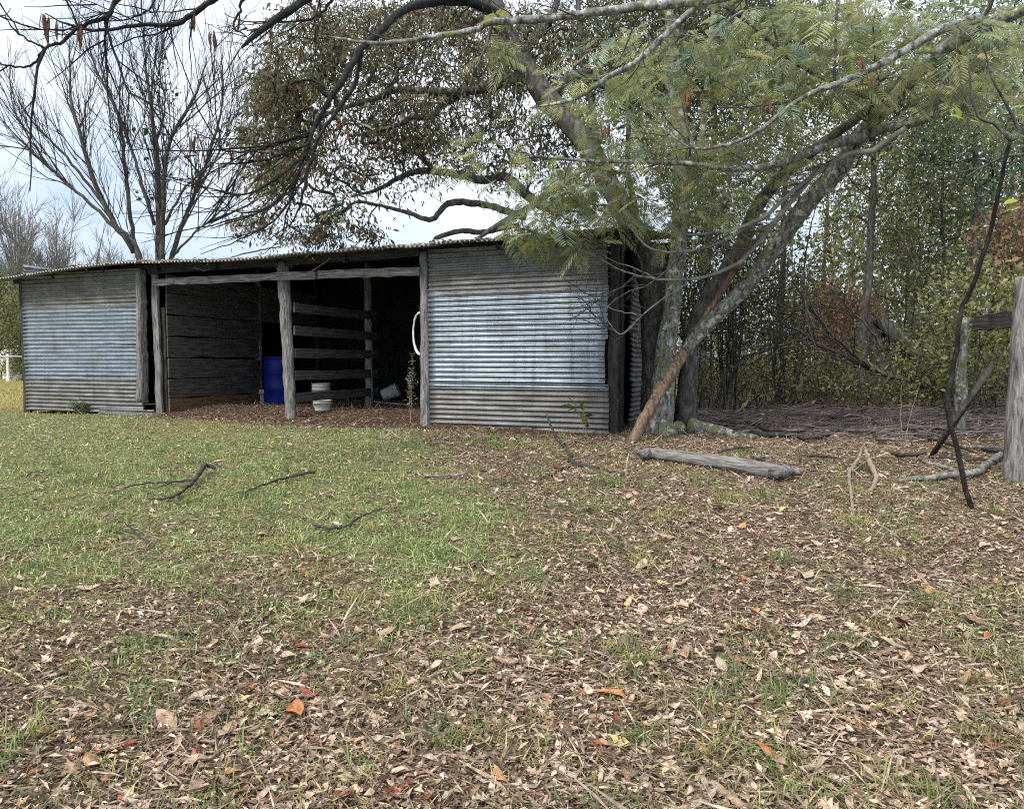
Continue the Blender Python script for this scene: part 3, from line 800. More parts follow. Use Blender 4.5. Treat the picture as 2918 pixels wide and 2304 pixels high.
# ---- tall grey tree leaning over the roof, with the drooping limbs along the top of the picture
tA = thing('leaning_tree', 'tall grey-barked tree leaning left over the shed roof with small olive leaves', 'tree', at(1870, 1215, 9.95))
trunkA = pxpath([(1872, 1240, 9.95, .24), (1868, 1150, 9.95, .20), (1865, 1010, 9.95, .17), (1855, 850, 9.95, .155), (1830, 720, 10.0, .15), (1760, 570, 10.3, .15), (1666, 407, 10.6, .15), (1564, 285, 10.8, .16), (1488, 178, 10.9, .15), (1412, 25, 10.8, .14), (1330, -220, 10.6, .12)], 60, 0.006)
limb_obj(tA, 'trunk', *trunkA, M['bark_mid'], S=16, rough=0.05)
A_limbs = [
  [(1412, 40, 10.6, .075), (1335, 5, 9.8, .06), (1210, 10, 9.0, .05), (1137, 38, 8.4, .042), (1076, 97, 7.9, .036), (1030, 137, 7.6, .033), (985, 214, 7.3, .030), (954, 260, 7.1, .027), (893, 366, 6.9, .02), (878, 422, 6.8, .014)],
  [(1030, 137, 7.6, .025), (1010, 240, 7.5, .022), (950, 330, 7.3, .018), (905, 400, 7.2, .015), (870, 520, 7.1, .015), (840, 620, 7.0, .008), (760, 690, 7.0, .004)],
  [(1478, 218, 10.9, .08), (1386, 249, 10.8, .07), (1310, 262, 10.7, .06), (1208, 262, 10.6, .055), (1132, 257, 10.5, .045), (1056, 285, 10.4, .035), (954, 315, 10.2, .025), (918, 336, 10.2, .012)],
  [(1335, 262, 10.8, .055), (1259, 300, 10.8, .05), (1234, 330, 10.7, .05), (1173, 336, 10.6, .04), (1147, 351, 10.6, .035), (1056, 376, 10.5, .025), (1015, 386, 10.4, .012)],
  [(1690, 560, 10.5, .10), (1560, 590, 11.2, .08), (1478, 534, 11.4, .075), (1437, 503, 11.5, .07), (1376, 514, 11.6, .065), (1310, 498, 11.6, .06), (1208, 486, 11.6, .05), (1132, 509, 11.6, .04), (1081, 539, 11.5, .03), (1000, 560, 11.5, .012)],
  [(1250, 492, 11.6, .04), (1224, 473, 11.5, .04), (1193, 442, 11.4, .03), (1158, 432, 11.3, .02), (1080, 420, 11.2, .01)],
  [(1500, 620, 11.4, .06), (1437, 600, 11.4, .055), (1386, 585, 11.3, .05), (1310, 575, 11.2, .05), (1269, 585, 11.2, .045), (1229, 625, 11.1, .04), (1158, 605, 11.0, .03), (1081, 585, 11.0, .024), (1015, 575, 11.0, .02), (990, 600, 10.9, .016), (954, 620, 10.8, .008)],
  [(1650, 500, 10.6, .06), (1564, 549, 10.6, .055), (1493, 600, 10.6, .05), (1412, 646, 10.6, .04), (1356, 682, 10.7, .02)],
  [(1480, 640, 11.2, .04), (1376, 661, 11.2, .04), (1310, 658, 11.2, .04), (1249, 676, 11.2, .035), (1229, 695, 11.2, .02)],
  [(1560, 280, 10.8, .09), (1640, 215, 11.2, .085), (1700, 225, 11.4, .075), (1780, 290, 11.6, .06), (1830, 380, 11.8, .04)],
  [(1480, 165, 10.9, .07), (1540, 90, 11.3, .06), (1590, 0, 11.5, .05), (1620, -150, 11.8, .03)],
  [(1700, 450, 10.5, .06), (1690, 320, 11.2, .05), (1660, 180, 11.6, .045), (1650, 40, 11.8, .04), (1640, -120, 12, .03)],
  # overhead limbs against the sky, upper left
  [(1335, 5, 9.8, .06), (1150, -110, 8.0, .05), (980, -80, 7.0, .045), (869, 0, 6.4, .034), (786, 55, 6.2, .028), (740, 92, 6.1, .022), (694, 130, 6.0, .016), (688, 136, 6.0, .010)],
  [(980, -80, 7.0, .035), (760, -90, 6.4, .030), (606, 0, 6.0, .022), (555, 37, 5.9, .019), (499, 69, 5.8, .017), (407, 72, 5.7, .014), (314, 83, 5.6, .012), (250, 86, 5.6, .010), (185, 65, 5.5, .007), (129, 42, 5.5, .004)],
  [(760, -90, 6.4, .026), (500, -110, 6.0, .022), (337, 0, 5.7, .018), (319, 37, 5.6, .016), (300, 65, 5.6, .014), (314, 111, 5.6, .011), (342, 194, 5.6, .009), (365, 268, 5.6, .006), (372, 330, 5.6, .003)],
  [(310, 48, 5.6, .015), (222, 79, 5.5, .013), (185, 116, 5.5, .012), (129, 139, 5.4, .011), (111, 166, 5.4, .010), (74, 190, 5.4, .008), (18, 185, 5.3, .006), (-40, 160, 5.3, .004)],
  [(129, 139, 5.4, .008), (46, 92, 5.4, .006), (14, 42, 5.3, .003)],
  [(800, -60, 6.6, .02), (693, 0, 6.3, .013), (684, 32, 6.3, .011), (666, 74, 6.2, .009), (707, 111, 6.2, .005)],
  [(1000, -60, 7.0, .02), (948, 0, 6.8, .014), (906, 42, 6.7, .011), (855, 60, 6.6, .009), (700, 60, 6.5, .005), (640, 40, 6.5, .003)],
  [(500, -110, 6.0, .015), (440, 0, 5.8, .009), (420, 30, 5.8, .007), (350, 60, 5.8, .005), (250, 55, 5.7, .003)],
  # long twigs fanning out of the drooping limb
  [(888, 385, 6.9, .012), (828, 400, 6.8, .012), (740, 425, 6.7, .009), (647, 430, 6.6, .007), (592, 393, 6.6, .005), (545, 379, 6.5, .003)],
  [(880, 410, 6.8, .011), (763, 453, 6.7, .010), (647, 467, 6.6, .007), (596, 462, 6.6, .003)],
  [(872, 440, 6.8, .011), (786, 510, 6.7, .011), (693, 555, 6.6, .008), (601, 541, 6.5, .004)],
  [(865, 470, 6.8, .010), (800, 570, 6.7, .010), (700, 620, 6.6, .007), (601, 650, 6.5, .004)],
  [(870, 500, 6.9, .010), (790, 620, 6.8, .009), (690, 680, 6.7, .006), (570, 725, 6.6, .003)],
  [(878, 430, 6.9, .010), (820, 540, 6.8, .010), (740, 600, 6.7, .008), (640, 600, 6.6, .005), (560, 590, 6.5, .003)],
  [(890, 380, 6.9, .010), (850, 500, 6.9, .011), (815, 610, 6.9, .008), (800, 680, 6.9, .005), (740, 730, 6.9, .003)],
  [(900, 372, 6.9, .010), (700, 440, 6.6, .008), (560, 520, 6.5, .004), (500, 560, 6.5, .003)],
]
A_l = []
for k, l in enumerate(A_limbs):
    P_, R_ = pxpath(l, max(12, 5 * len(l)), 0.004)
    A_l.append((P_, R_))
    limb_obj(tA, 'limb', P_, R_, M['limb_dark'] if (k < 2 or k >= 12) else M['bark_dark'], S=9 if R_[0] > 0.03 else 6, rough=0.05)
oak_blobs = [(1000, 260, 260, 240, 9.8, 13, 620), (850, 150, 140, 150, 9.8, 12.5, 200), (1260, 230, 240, 220, 9.8, 14, 560), (880, 540, 190, 110, 10, 13, 170), (1130, 450, 180, 120, 10.5, 13, 170),
             (1400, 120, 200, 130, 10.5, 14, 330), (790, 400, 110, 130, 9.8, 12, 150), (930, 675, 170, 34, 10.5, 13, 70), (1640, 140, 160, 150, 11, 14.5, 280), (1440, 430, 120, 140, 11, 14, 120), (1600, 420, 120, 130, 11, 13.5, 150),
             (770, 250, 70, 60, 10, 11.5, 60), (700, 640, 60, 30, 11, 13, 30), (1100, 60, 260, 70, 9.8, 13, 200)]
tg = blob_targets(oak_blobs)
P_, R_, tips, td = grow([trunkA] + A_l[2:12] + A_l[:1], tg, seg=5, rtip=0.0032, jit=0.07, sag=-0.05)
mb = MB(); tubes(mb, P_, R_, 4); mb.build('twigs', M['twig'], tA, kind='stuff')
mb = MB()
cs_ = vnoise(tips[:, 0] + tips[:, 1] * 0.6, tips[:, 2], 60, 1.6) + rng.normal(0, 0.3, len(tips)) > 0.02
OAK = [(0.17, 0.175, 0.085), (0.25, 0.245, 0.13), (0.075, 0.075, 0.04), (0.30, 0.18, 0.11), (0.33, 0.31, 0.2)]
spray(mb, tips[cs_], td[cs_], 17, 0.085, 0.024, OAK, [5, 3, 5, 1.2, 1.4], spread=0.10, droop=1.0)
spray(mb, tips[~cs_], td[~cs_], 5, 0.08, 0.022, OAK, [5, 3, 5, 1, 1], spread=0.13, droop=1.0)
# a few browner bunches
sel = rng.choice(len(tips), 70, replace=False)
spray(mb, tips[sel], td[sel], 26, 0.09, 0.03, [(0.26, 0.12, 0.055), (0.18, 0.08, 0.04)], [2, 1], spread=0.16, droop=0.6)
mb.build('foliage', M['leaf'], tA, kind='stuff')
# twigs of the overhead and drooping limbs
f1, r1 = fork(A_l[12:20], 42, 0.75, 0.65, 0.0, 7, 0.0075, lo=0.45, wob=0.015)
f2, r2 = fork(f1, 120, 0.34, 0.6, 0.05, 5, 0.0042, wob=0.02)
f3, r3 = fork(A_l[20:], 46, 0.8, 0.35, 0.0, 8, 0.0065, lo=0.05, wob=0.012, grav=0.05)
k_ = f3[:, -1, 2] > 1.55 + 0.155 * f3[:, -1, 1]; f3, r3 = f3[k_], r3[k_]
f4, r4 = fork(np.concatenate([f3]), 110, 0.42, 0.45, 0.08, 6, 0.004, wob=0.015)
k_ = f4[:, -1, 2] > 1.55 + 0.15 * f4[:, -1, 1]; f4, r4 = f4[k_], r4[k_]
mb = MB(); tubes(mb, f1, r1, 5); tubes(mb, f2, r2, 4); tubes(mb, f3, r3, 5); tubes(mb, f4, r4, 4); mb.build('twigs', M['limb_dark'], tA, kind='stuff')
tips2 = np.concatenate([f2[:, -1], f4[:, -1], f3[:, -1]])

def pod_mesh(L, Wd):
    s = np.linspace(0, 1, 9); w = Wd * np.sin(np.clip(s * 1.08 - 0.02, 0.01, 1) * PI) ** 0.55 * 0.5
    th = 0.0022 + 0.0012 * np.abs(np.sin(s * 9 * PI))
    ring = []
    for k in range(9):
        for a in range(6):
            c_, s_ = math.cos(a / 6 * 2 * PI), math.sin(a / 6 * 2 * PI)
            ring.append((c_ * w[k], s_ * th[k] * (1 if 0 < k < 8 else 0.2) + 0.006 * math.sin(3 * s[k]), -s[k] * L))
    i = np.arange(54).reshape(9, 6); b = np.roll(i, -1, 1)
    mb = MB(); mb.add(ring, quads=np.stack([i[:-1], b[:-1], b[1:], i[1:]], -1).reshape(-1, 4))
    return mb.mesh('seed_pod', M['pod'])
PODS = [pod_mesh(0.13, 0.024), pod_mesh(0.11, 0.021), pod_mesh(0.15, 0.026)]
def pods(root, px, py, Y, n, spread=0.05):
    c = at(px, py, Y)
    for k in range(n):
        o = bpy.data.objects.new('seed_pod', PODS[rng.integers(3)])
        COL.objects.link(o); o.parent = root
        p = c + rng.normal(0, spread, 3) * np.array((1, 1, 0.6)) - np.array(root.matrix_basis.translation)
        o.matrix_basis = Matrix.Translation(Vector(p)) @ Matrix.Rotation(rng.uniform(0, 2 * PI), 4, 'Z') @ Matrix.Rotation(rng.normal(0, 0.25), 4, 'X')
# let every pod cluster hang from the nearest twig end
all_t = np.concatenate([tips2, np.concatenate([l[0][4:] for l in A_l[12:]])])
def near_tip(px, py, Y):
    g = at(px, py, Y); k = int(np.argmin(np.linalg.norm((all_t - g) * np.array((1, .25, 1)), axis=1))); return all_t[k]
for px, py, Y, n in ((104, 5, 5.4, 4), (134, 50, 5.4, 3), (230, 95, 5.5, 4), (612, 105, 5.9, 5), (550, 38, 5.9, 4), (562, 395, 6.6, 3), (545, 490, 6.6, 4), (650, 400, 6.6, 3), (665, 445, 6.7, 4), (828, 120, 6.2, 3), (712, 495, 6.6, 3), (160, 15, 5.4, 2), (670, 20, 6.2, 2), (775, 95, 6.2, 2), (720, 425, 6.6, 2), (625, 475, 6.6, 2)):
    p = near_tip(px, py, Y)
    for k in range(n):
        o = bpy.data.objects.new('seed_pod', PODS[rng.integers(3)])
        COL.objects.link(o); o.parent = tA
        o.matrix_basis = Matrix.Translation(Vector(p + rng.normal(0, 0.018, 3) - np.array(tA.matrix_basis.translation))) @ Matrix.Rotation(rng.uniform(0, 2 * PI), 4, 'Z') @ Matrix.Rotation(rng.normal(0, 0.2), 4, 'X')

# ---- straight pale tree beside it
tB = thing('pale_tree', 'straight pale-barked tree with lichen rising just right of the shed corner', 'tree', at(1880, 1228, 9.5))
trunkB = pxpath([(1876, 1245, 9.5, .20), (1884, 1180, 9.5, .16), (1895, 1010, 9.6, .13), (1911, 900, 9.7, .12), (1921, 800, 9.8, .118), (1935, 690, 9.9, .113), (1941, 520, 10, .11), (1932, 300, 10.1, .105), (1908, 0, 10.2, .10), (1890, -220, 10.3, .09)], 56, 0.005)
limb_obj(tB, 'trunk', *trunkB, M['bark_grey'], S=16, rough=0.04)
B_l = []
for l in ([(1938, 600, 9.95, .06), (1985, 480, 9.9, .05), (2010, 300, 9.8, .04), (2030, 60, 9.7, .03), (2040, -150, 9.6, .02)],
          [(1936, 330, 10.1, .05), (1880, 180, 10.5, .04), (1830, 60, 10.8, .03), (1800, -120, 11, .02)],
          [(1930, 260, 10.1, .05), (2010, 130, 10.3, .04), (2110, 20, 10.5, .03), (2180, -120, 10.7, .02)]):
    p = pxpath(l, 20, 0.004); B_l.append(p); limb_obj(tB, 'limb', *p, M['bark_grey'], S=8)
tg = blob_targets([(1850, 150, 200, 170, 9.8, 12.5, 200), (2100, 100, 200, 150, 9.8, 13, 220), (1980, 350, 220, 150, 10.5, 13, 170)])
P_, R_, tips, td = grow([trunkB] + B_l, tg, rtip=0.003)
mb = MB(); tubes(mb, P_, R_, 4); mb.build('twigs', M['twig'], tB, kind='stuff')
mb = MB(); spray(mb, tips, td, 20, 0.085, 0.026, [(0.07, 0.085, 0.028), (0.11, 0.125, 0.045), (0.05, 0.06, 0.022), (0.16, 0.16, 0.07)], [4, 4, 3, 2], spread=0.16, droop=0.4)
mb.build('foliage', M['leaf'], tB, kind='stuff')

# ---- the feathery mimosa leaning out to the right
tC = thing('mimosa_tree', 'leaning mimosa tree with lichen-spotted trunk and feathery fronds hanging before the shed', 'tree', ground_at(1800, 1262))
c0 = ground_at(1800, 1262)
trunkC = pxpath([(1796, 1270, c0[1], .066), (1862, 1145, c0[1] + .05, .064), (1943, 1015, 9.1, .070), (1990, 952, 9.1, .080), (2045, 897, 9.08, .090), (2139, 800, 9.0, .097), (2235, 668, 8.8, .10), (2300, 580, 8.6, .10), (2385, 490, 8.4, .095), (2445, 394, 8.2, .088), (2545, 285, 7.9, .08), (2660, 160, 7.5, .07), (2790, 85, 7.2, .06), (2940, 20, 6.9, .05)], 84, 0.004)
kf = int(np.argmin(np.abs(trunkC[0][:, 2] - at(1950, 1005, 9.1)[2])))
limb_obj(tC, 'barkless_foot', trunkC[0][:kf + 2], trunkC[1][:kf + 2], M['deadwood'], S=16, rough=0.05, label='barkless orange-brown foot of the leaning trunk')
limb_obj(tC, 'trunk', trunkC[0][kf:], trunkC[1][kf:] * np.where(np.arange(len(trunkC[1]) - kf) < 2, 1.06, 1.0), M['bark_grey'], S=16, rough=0.05)
limb_obj(tC, 'limb', *pxpath([(1962, 985, 9.1, .05), (1992, 935, 9.15, .048), (2040, 858, 9.15, .044), (2085, 785, 9.05, .038), (2128, 725, 8.9, .028), (2180, 650, 8.7, .02)], 24, 0.004), M['deadwood'], S=10, rough=0.08)
stem2 = pxpath([(1955, 1242, 9.8, .19), (1957, 1150, 9.8, .14), (1960, 1060, 9.8, .12), (1974, 950, 9.8, .105), (2010, 860, 9.8, .10), (2070, 770, 9.7, .095), (2118, 690, 9.6, .09), (2150, 600, 9.5, .085), (2230, 500, 9.3, .075), (2330, 420, 9.0, .06), (2450, 330, 8.8, .05), (2600, 200, 8.6, .04), (2750, 60, 8.4, .03)], 50, 0.005)
limb_obj(tB, 'second_trunk', *stem2, M['bark_mid'], S=14, rough=0.06, label='darker second trunk slanting right behind the mimosa')
C_limbs = [
  [(2660, 160, 7.5, .05), (2790, 60, 7.1, .045), (2685, 84, 6.9, .042), (2545, 163, 6.9, .034), (2460, 208, 6.95, .030), (2376, 242, 7.0, .027), (2291, 276, 7.0, .024), (2235, 315, 7.0, .021), (2179, 360, 7.0, .019), (2122, 394, 7.0, .017), (2049, 417, 7.0, .015), (1970, 420, 7.0, .012), (1886, 366, 7.0, .006)],
  [(2330, -120, 8.0, .05), (2080, -60, 7.4, .04), (1998, 0, 7.1, .032), (1925, 73, 7.0, .03), (1813, 175, 6.9, .027), (1742, 214, 6.9, .024), (1690, 250, 6.9, .021), (1640, 280, 6.9, .018), (1564, 300, 6.9, .013), (1512, 306, 6.9, .006)],
  [(2330, -120, 8.0, .05), (2120, -25, 7.0, .045), (1953, 8, 6.6, .042), (1813, 20, 6.5, .040), (1690, 38, 6.5, .036), (1512, 56, 6.6, .034), (1402, 64, 6.6, .03), (1360, 84, 6.6, .027), (1310, 92, 6.6, .025), (1208, 110, 6.6, .022), (1142, 120, 6.6, .02), (1056, 122, 6.6, .016), (980, 112, 6.6, .011), (903, 100, 6.6, .005)],
  [(1402, 64, 6.6, .018), (1390, 120, 6.6, .014), (1355, 195, 6.6, .009), (1345, 215, 6.6, .005)],
  [(2449, 394, 8.1, .06), (2404, 400, 7.9, .05), (2319, 428, 7.7, .042), (2235, 462, 7.6, .035), (2150, 479, 7.5, .031), (2060, 479, 7.5, .028), (1925, 464, 7.5, .024), (1700, 459, 7.5, .018), (1600, 452, 7.5, .013), (1480, 440, 7.5, .005)],
  [(2445, 394, 8.1, .06), (2517, 366, 8.0, .058), (2600, 349, 7.9, .055), (2657, 326, 7.8, .05), (2685, 281, 7.8, .045), (2693, 228, 7.8, .038)],
  [(2578, 366, 7.9, .03), (2488, 428, 7.9, .028), (2404, 445, 7.9, .026), (2263, 540, 7.9, .024), (2190, 608, 7.9, .02), (2100, 650, 7.9, .017), (2015, 665, 7.9, .013), (1940, 668, 7.9, .01), (1900, 640, 7.9, .006)],
  [(2340, 470, 7.9, .03), (2200, 640, 8.1, .027), (2122, 735, 8.2, .022), (2038, 780, 8.2, .018), (1953, 797, 8.2, .015), (1868, 794, 8.2, .012), (1784, 775, 8.2, .009), (1700, 732, 8.2, .007), (1600, 690, 8.2, .004)],
  [(2180, 620, 8.0, .02), (2038, 696, 8.0, .017), (1925, 718, 8.0, .014), (1852, 707, 8.0, .011), (1796, 650, 8.0, .008), (1740, 600, 8.0, .004)],
  [(1959, 808, 8.2, .012), (1886, 853, 8.2, .010), (1830, 898, 8.2, .009), (1773, 951, 8.2, .008), (1745, 932, 8.2, .006), (1700, 860, 8.2, .004), (1650, 800, 8.2, .003)],
  [(1868, 794, 8.2, .010), (1800, 760, 8.2, .007), (1740, 740, 8.2, .005), (1640, 670, 8.2, .003)],
  [(1830, 898, 8.2, .008), (1760, 885, 8.2, .006), (1700, 860, 8.2, .005), (1650, 850, 8.2, .003)],
  [(2060, 17, 7.6, .02), (2122, 56, 7.6, .02), (2195, 118, 7.6, .02), (2235, 158, 7.6, .02), (2319, 208, 7.7, .022), (2420, 259, 7.8, .024), (2488, 281, 7.9, .026), (2530, 290, 8.0, .03)],
  [(2486, 400, 8.1, .03), (2480, 340, 7.9, .022), (2486, 280, 7.8, .018), (2510, 230, 7.7, .014), (2580, 190, 7.6, .01)],
  [(2600, 220, 7.8, .03), (2700, 140, 7.5, .024), (2790, 60, 7.3, .02), (2830, 0, 7.2, .016), (2860, -100, 7.1, .01)],
  [(1966, 445, 7.3, .012), (1964, 390, 7.2, .009), (1960, 330, 7.1, .006)],
  [(2385, 0, 7.4, .012), (2380, 150, 7.3, .012), (2376, 260, 7.3, .011), (2360, 350, 7.3, .006)],
  [(2190, 0, 7.4, .010), (2215, 120, 7.3, .010), (2240, 290, 7.3, .006)],
  [(2300, 360, 7.4, .012), (2235, 300, 7.2, .009), (2100, 308, 7.1, .007), (1985, 282, 7.0, .004)],
  [(2520, 600, 8.0, .004), (2430, 520, 8.1, .008), (2405, 470, 8.2, .012)],
  [(2330, 560, 8.4, .004), (2300, 700, 8.3, .008), (2290, 820, 8.3, .009), (2310, 950, 8.3, .008), (2340, 1010, 8.3, .004)],
  [(2918, 440, 6.4, .016), (2850, 450, 6.5, .012), (2750, 505, 6.6, .005)],
]
C_l = []
for k, l in enumerate(C_limbs):
    P_, R_ = pxpath(l, max(14, 5 * len(l)), 0.003)
    C_l.append((P_, R_))
    limb_obj(tC, 'limb', P_, R_, M['bark_grey'] if R_.max() > 0.045 else M['twig_pale'] if 6 <= k <= 11 else M['bark_mid'], S=9 if R_[0] > 0.025 else 6, rough=0.05)
fr_blobs = [(2020, 230, 290, 200, 7.0, 9.6, 190), (1850, 520, 280, 140, 7.5, 9.4, 175), (2280, 160, 280, 160, 7.0, 9.6, 170), (1640, 560, 180, 90, 7.6, 9.0, 95), (2600, 180, 280, 160, 6.8, 9.0, 130), (1530, 650, 90, 40, 7.6, 8.6, 34),
            (2120, 480, 220, 110, 7.6, 9.4, 95), (1740, 280, 180, 180, 7.0, 9.0, 80), (2830, 200, 140, 190, 6.6, 8.4, 75), (1420, 130, 50, 60, 6.6, 7.2, 10), (1950, 640, 200, 70, 8.2, 9.2, 50), (2450, 60, 300, 80, 7.0, 9.4, 95), (1600, 700, 120, 30, 7.8, 8.6, 20), (1380, 440, 120, 120, 7, 8.4, 22)]
tg = blob_targets(fr_blobs)
P_, R_, tips, td = grow([trunkC] + C_l, tg, rtip=0.0024, expo=2.5, jit=0.1, sag=0.05)
mb = MB(); tubes(mb, P_, R_, 4); mb.build('twigs', M['twig_pale'], tC, kind='stuff')

f1, r1 = fork(C_l, 110, 0.55, 0.7, 0.15, 7, 0.0075, lo=0.2, wob=0.02)
f2, r2 = fork(f1, 300, 0.28, 0.6, 0.1, 5, 0.0042, wob=0.025)
mb = MB(); tubes(mb, f1, r1, 5); tubes(mb, f2, r2, 4); mb.build('twigs', M['bark_dark'], tC, kind='stuff')
def fronds(mb, base, d, L, cols, w, pairs=11):
    """twice-feathered fronds: a drooping midrib with slender pinnae either side"""
    n = len(base)
    d = nrm(d)
    side = nrm(np.cross(d, np.array((0, 0, 1.0)) + rng.normal(0, 0.25, (n, 3))))
    upv = nrm(np.cross(side, d))
    c = palette(n, cols, w, 0.2)
    L = L * np.exp(rng.normal(0, 0.2, n))[:, None]
    def rib(s): return base + d * L * s - np.array((0, 0, 1.0)) * L * 0.42 * s * s
    for k in range(pairs):
        s = 0.16 + 0.84 * (k + 0.5) / pairs
        p = rib(s)
        tg_ = nrm(rib(s + 0.02) - p)
        pl = L * (0.48 * math.sin(PI * (0.18 + 0.74 * s)) + 0.06)
        for sg in (-1, 1):
            dd = nrm(tg_ * 0.62 + side * sg * 0.85 + rng.normal(0, 0.05, (n, 3)))
            nn = nrm(upv + rng.normal(0, 0.15, (n, 3)))
            ss = nrm(np.cross(dd, nn))
            wd = L * 0.021
            m1 = p + dd * pl * 0.3; m2 = p + dd * pl * 0.7 - np.array((0, 0, 1.0)) * pl * 0.06
            e = p + dd * pl - np.array((0, 0, 1.0)) * pl * 0.16
            v = np.stack([p, m1 + ss * wd, m2 + ss * wd, e, m2 - ss * wd, m1 - ss * wd], 1).reshape(-1, 3)
            i = np.arange(n)[:, None] * 6
            mb.add(v, quads=i + np.array([[1, 2, 4, 5]]), tris=np.concatenate([i + np.array([[0, 1, 5]]), i + np.array([[2, 3, 4]])]), col=np.repeat(c * (1 + rng.normal(0, 0.08, (n, 1))), 6, axis=0).clip(0.005, 1))
mb = MB()
FC = [(0.31, 0.34, 0.15), (0.41, 0.44, 0.23), (0.28, 0.40, 0.29), (0.17, 0.19, 0.08), (0.48, 0.45, 0.20), (0.36, 0.47, 0.37)]
FW = [6, 5, 0.8, 3, 2.0, 0.6]
for rep in range(2):
    dd = nrm(rdir(len(tips), 0.1) * np.array((1, 1, 0.5)) + td * 0.7)
    fronds(mb, tips - td * 0.10 * rep + rng.normal(0, 0.02, tips.shape), dd, 0.21, FC, FW)
mb.build('foliage', M['frond'], tC, kind='stuff')
for px, py, Y, n in ((1955, 260, 6.6, 8), (2200, 280, 6.7, 6), (2475, 215, 6.7, 7), (2455, 165, 6.7, 4), (1722, 358, 6.7, 5), (1880, 455, 6.9, 3), (2020, 395, 6.9, 2)):
    pods(tC, px, py, Y, n, 0.035)
# surface roots
for l in ([(1965, 1185, 9.55, .12), (2005, 1205, 9.45, .09), (2060, 1228, 9.3, .07), (2120, 1243, 9.2, .05), (2220, 1256, 9.1, .03)], [(1935, 1215, 9.5, .10), (1910, 1235, 9.3, .07), (1885, 1250, 9.1, .04)]):
    P_, R_ = pxpath(l, 18, 0.004)
    P_[:, 2] = np.minimum(P_[:, 2], gz(P_[:, 0], P_[:, 1]) + R_ * 0.75)
    limb_obj(tB, 'root', P_, R_, M['bark_grey'], S=10)

# ------------------------------------------------------------------ bare tree behind the shed
tD = thing('bare_tree', 'leafless vase-shaped tree with many thin grey stems standing behind the shed', 'tree', np.array((-10.3, 22.0, 0.66)))
D_px = [
  [(458, 1100, 22, .16), (452, 740, 22, .13), (453, 600, 22, .12), (444, 416, 22, .09), (425, 277, 22, .06), (416, 185, 22, .035), (407, 90, 22, .012)],
  [(455, 820, 22, .12), (462, 700, 22, .10), (472, 462, 21.7, .08), (499, 370, 21.6, .065), (555, 277, 21.4, .045), (592, 160, 21.3, .012)],
  [(440, 1000, 22, .14), (393, 721, 21.6, .11), (333, 647, 21.4, .10), (277, 532, 21.2, .085), (231, 393, 21, .065), (203, 277, 21, .045), (198, 115, 21, .012)],
  [(430, 850, 22, .10), (384, 693, 22.3, .085), (360, 508, 22.5, .07), (333, 324, 22.7, .05), (268, 185, 22.8, .03), (250, 110, 22.9, .012)],
  [(380, 720, 21.6, .075), (347, 670, 21.3, .07), (231, 555, 21, .055), (129, 462, 20.7, .04), (46, 324, 20.5, .022), (32, 260, 20.5, .01)],
  [(300, 590, 21.3, .06), (194, 453, 21, .045), (92, 347, 20.8, .03), (50, 280, 20.8, .012)],
  [(462, 900, 22, .12), (490, 730, 22.3, .095), (545, 578, 22.6, .075), (596, 439, 22.8, .055), (633, 300, 23, .035), (633, 185, 23, .012)],
  [(470, 640, 22, .05), (530, 532, 21.6, .04), (600, 470, 21.4, .03), (690, 400, 21.2, .018), (740, 350, 21.2, .008)],
  [(440, 640, 22, .07), (393, 485, 22.4, .055), (347, 347, 22.6, .04), (300, 231, 22.8, .025), (290, 150, 22.8, .01)],
  [(490, 730, 22.3, .05), (560, 660, 22, .035), (650, 580, 21.8, .02), (700, 500, 21.8, .01)],
  [(444, 416, 22, .05), (470, 300, 22.3, .035), (455, 200, 22.4, .022), (470, 80, 22.4, .009)],
  [(560, 550, 22.6, .04), (640, 400, 22.4, .025), (665, 270, 22.3, .012), (700, 230, 22.3, .006)],
  [(150, 490, 21, .03), (80, 420, 20.8, .02), (20, 380, 20.7, .008)],
]
D_l = []
for l in D_px:
    P_, R_ = pxpath(l, 30, 0.012); R_ = R_ * 0.8
    D_l.append((P_, R_)); limb_obj(tD, 'stem', P_, R_, M['bark_dark'], S=8, rough=0.04)
f1, r1 = fork(D_l, 190, 2.3, 0.42, 0.35, 7, 0.016, lo=0.3, wob=0.012)
f2, r2 = fork(np.concatenate([f1]), 800, 1.1, 0.5, 0.35, 6, 0.0088, lo=0.15, wob=0.012)
f3, r3 = fork(D_l, 420, 1.0, 0.5, 0.35, 6, 0.0088, lo=0.4, wob=0.012)
f4, r4 = fork(np.concatenate([f2]), 2200, 0.5, 0.5, 0.3, 5, 0.006, lo=0.15, wob=0.015)
mb = MB(); tubes(mb, f1, r1, 5); tubes(mb, f2, r2, 4); tubes(mb, f3, r3, 4); tubes(mb, f4, r4, 3); mb.build('twigs', M['twig'], tD, kind='stuff')
tips = np.concatenate([f2[:, 3], f1[:, 4]])
mb = MB()
cl = [at(x, y, 21.5) for x, y in ((420, 190), (440, 175), (470, 240), (410, 345), (470, 370), (425, 430), (505, 510), (415, 520), (610, 370), (490, 260), (380, 200), (565, 470))]
cl = [tips[int(np.argmin(np.linalg.norm(tips - c, axis=1)))] for c in cl]
spray(mb, np.array(cl), np.tile([[0, 0, 1.0]], (len(cl), 1)), 16, 0.11, 0.075, [(0.05, 0.08, 0.03), (0.035, 0.06, 0.02)], [1, 1], spread=0.16)
mb.build('foliage', M['leaf'], tD, kind='stuff')

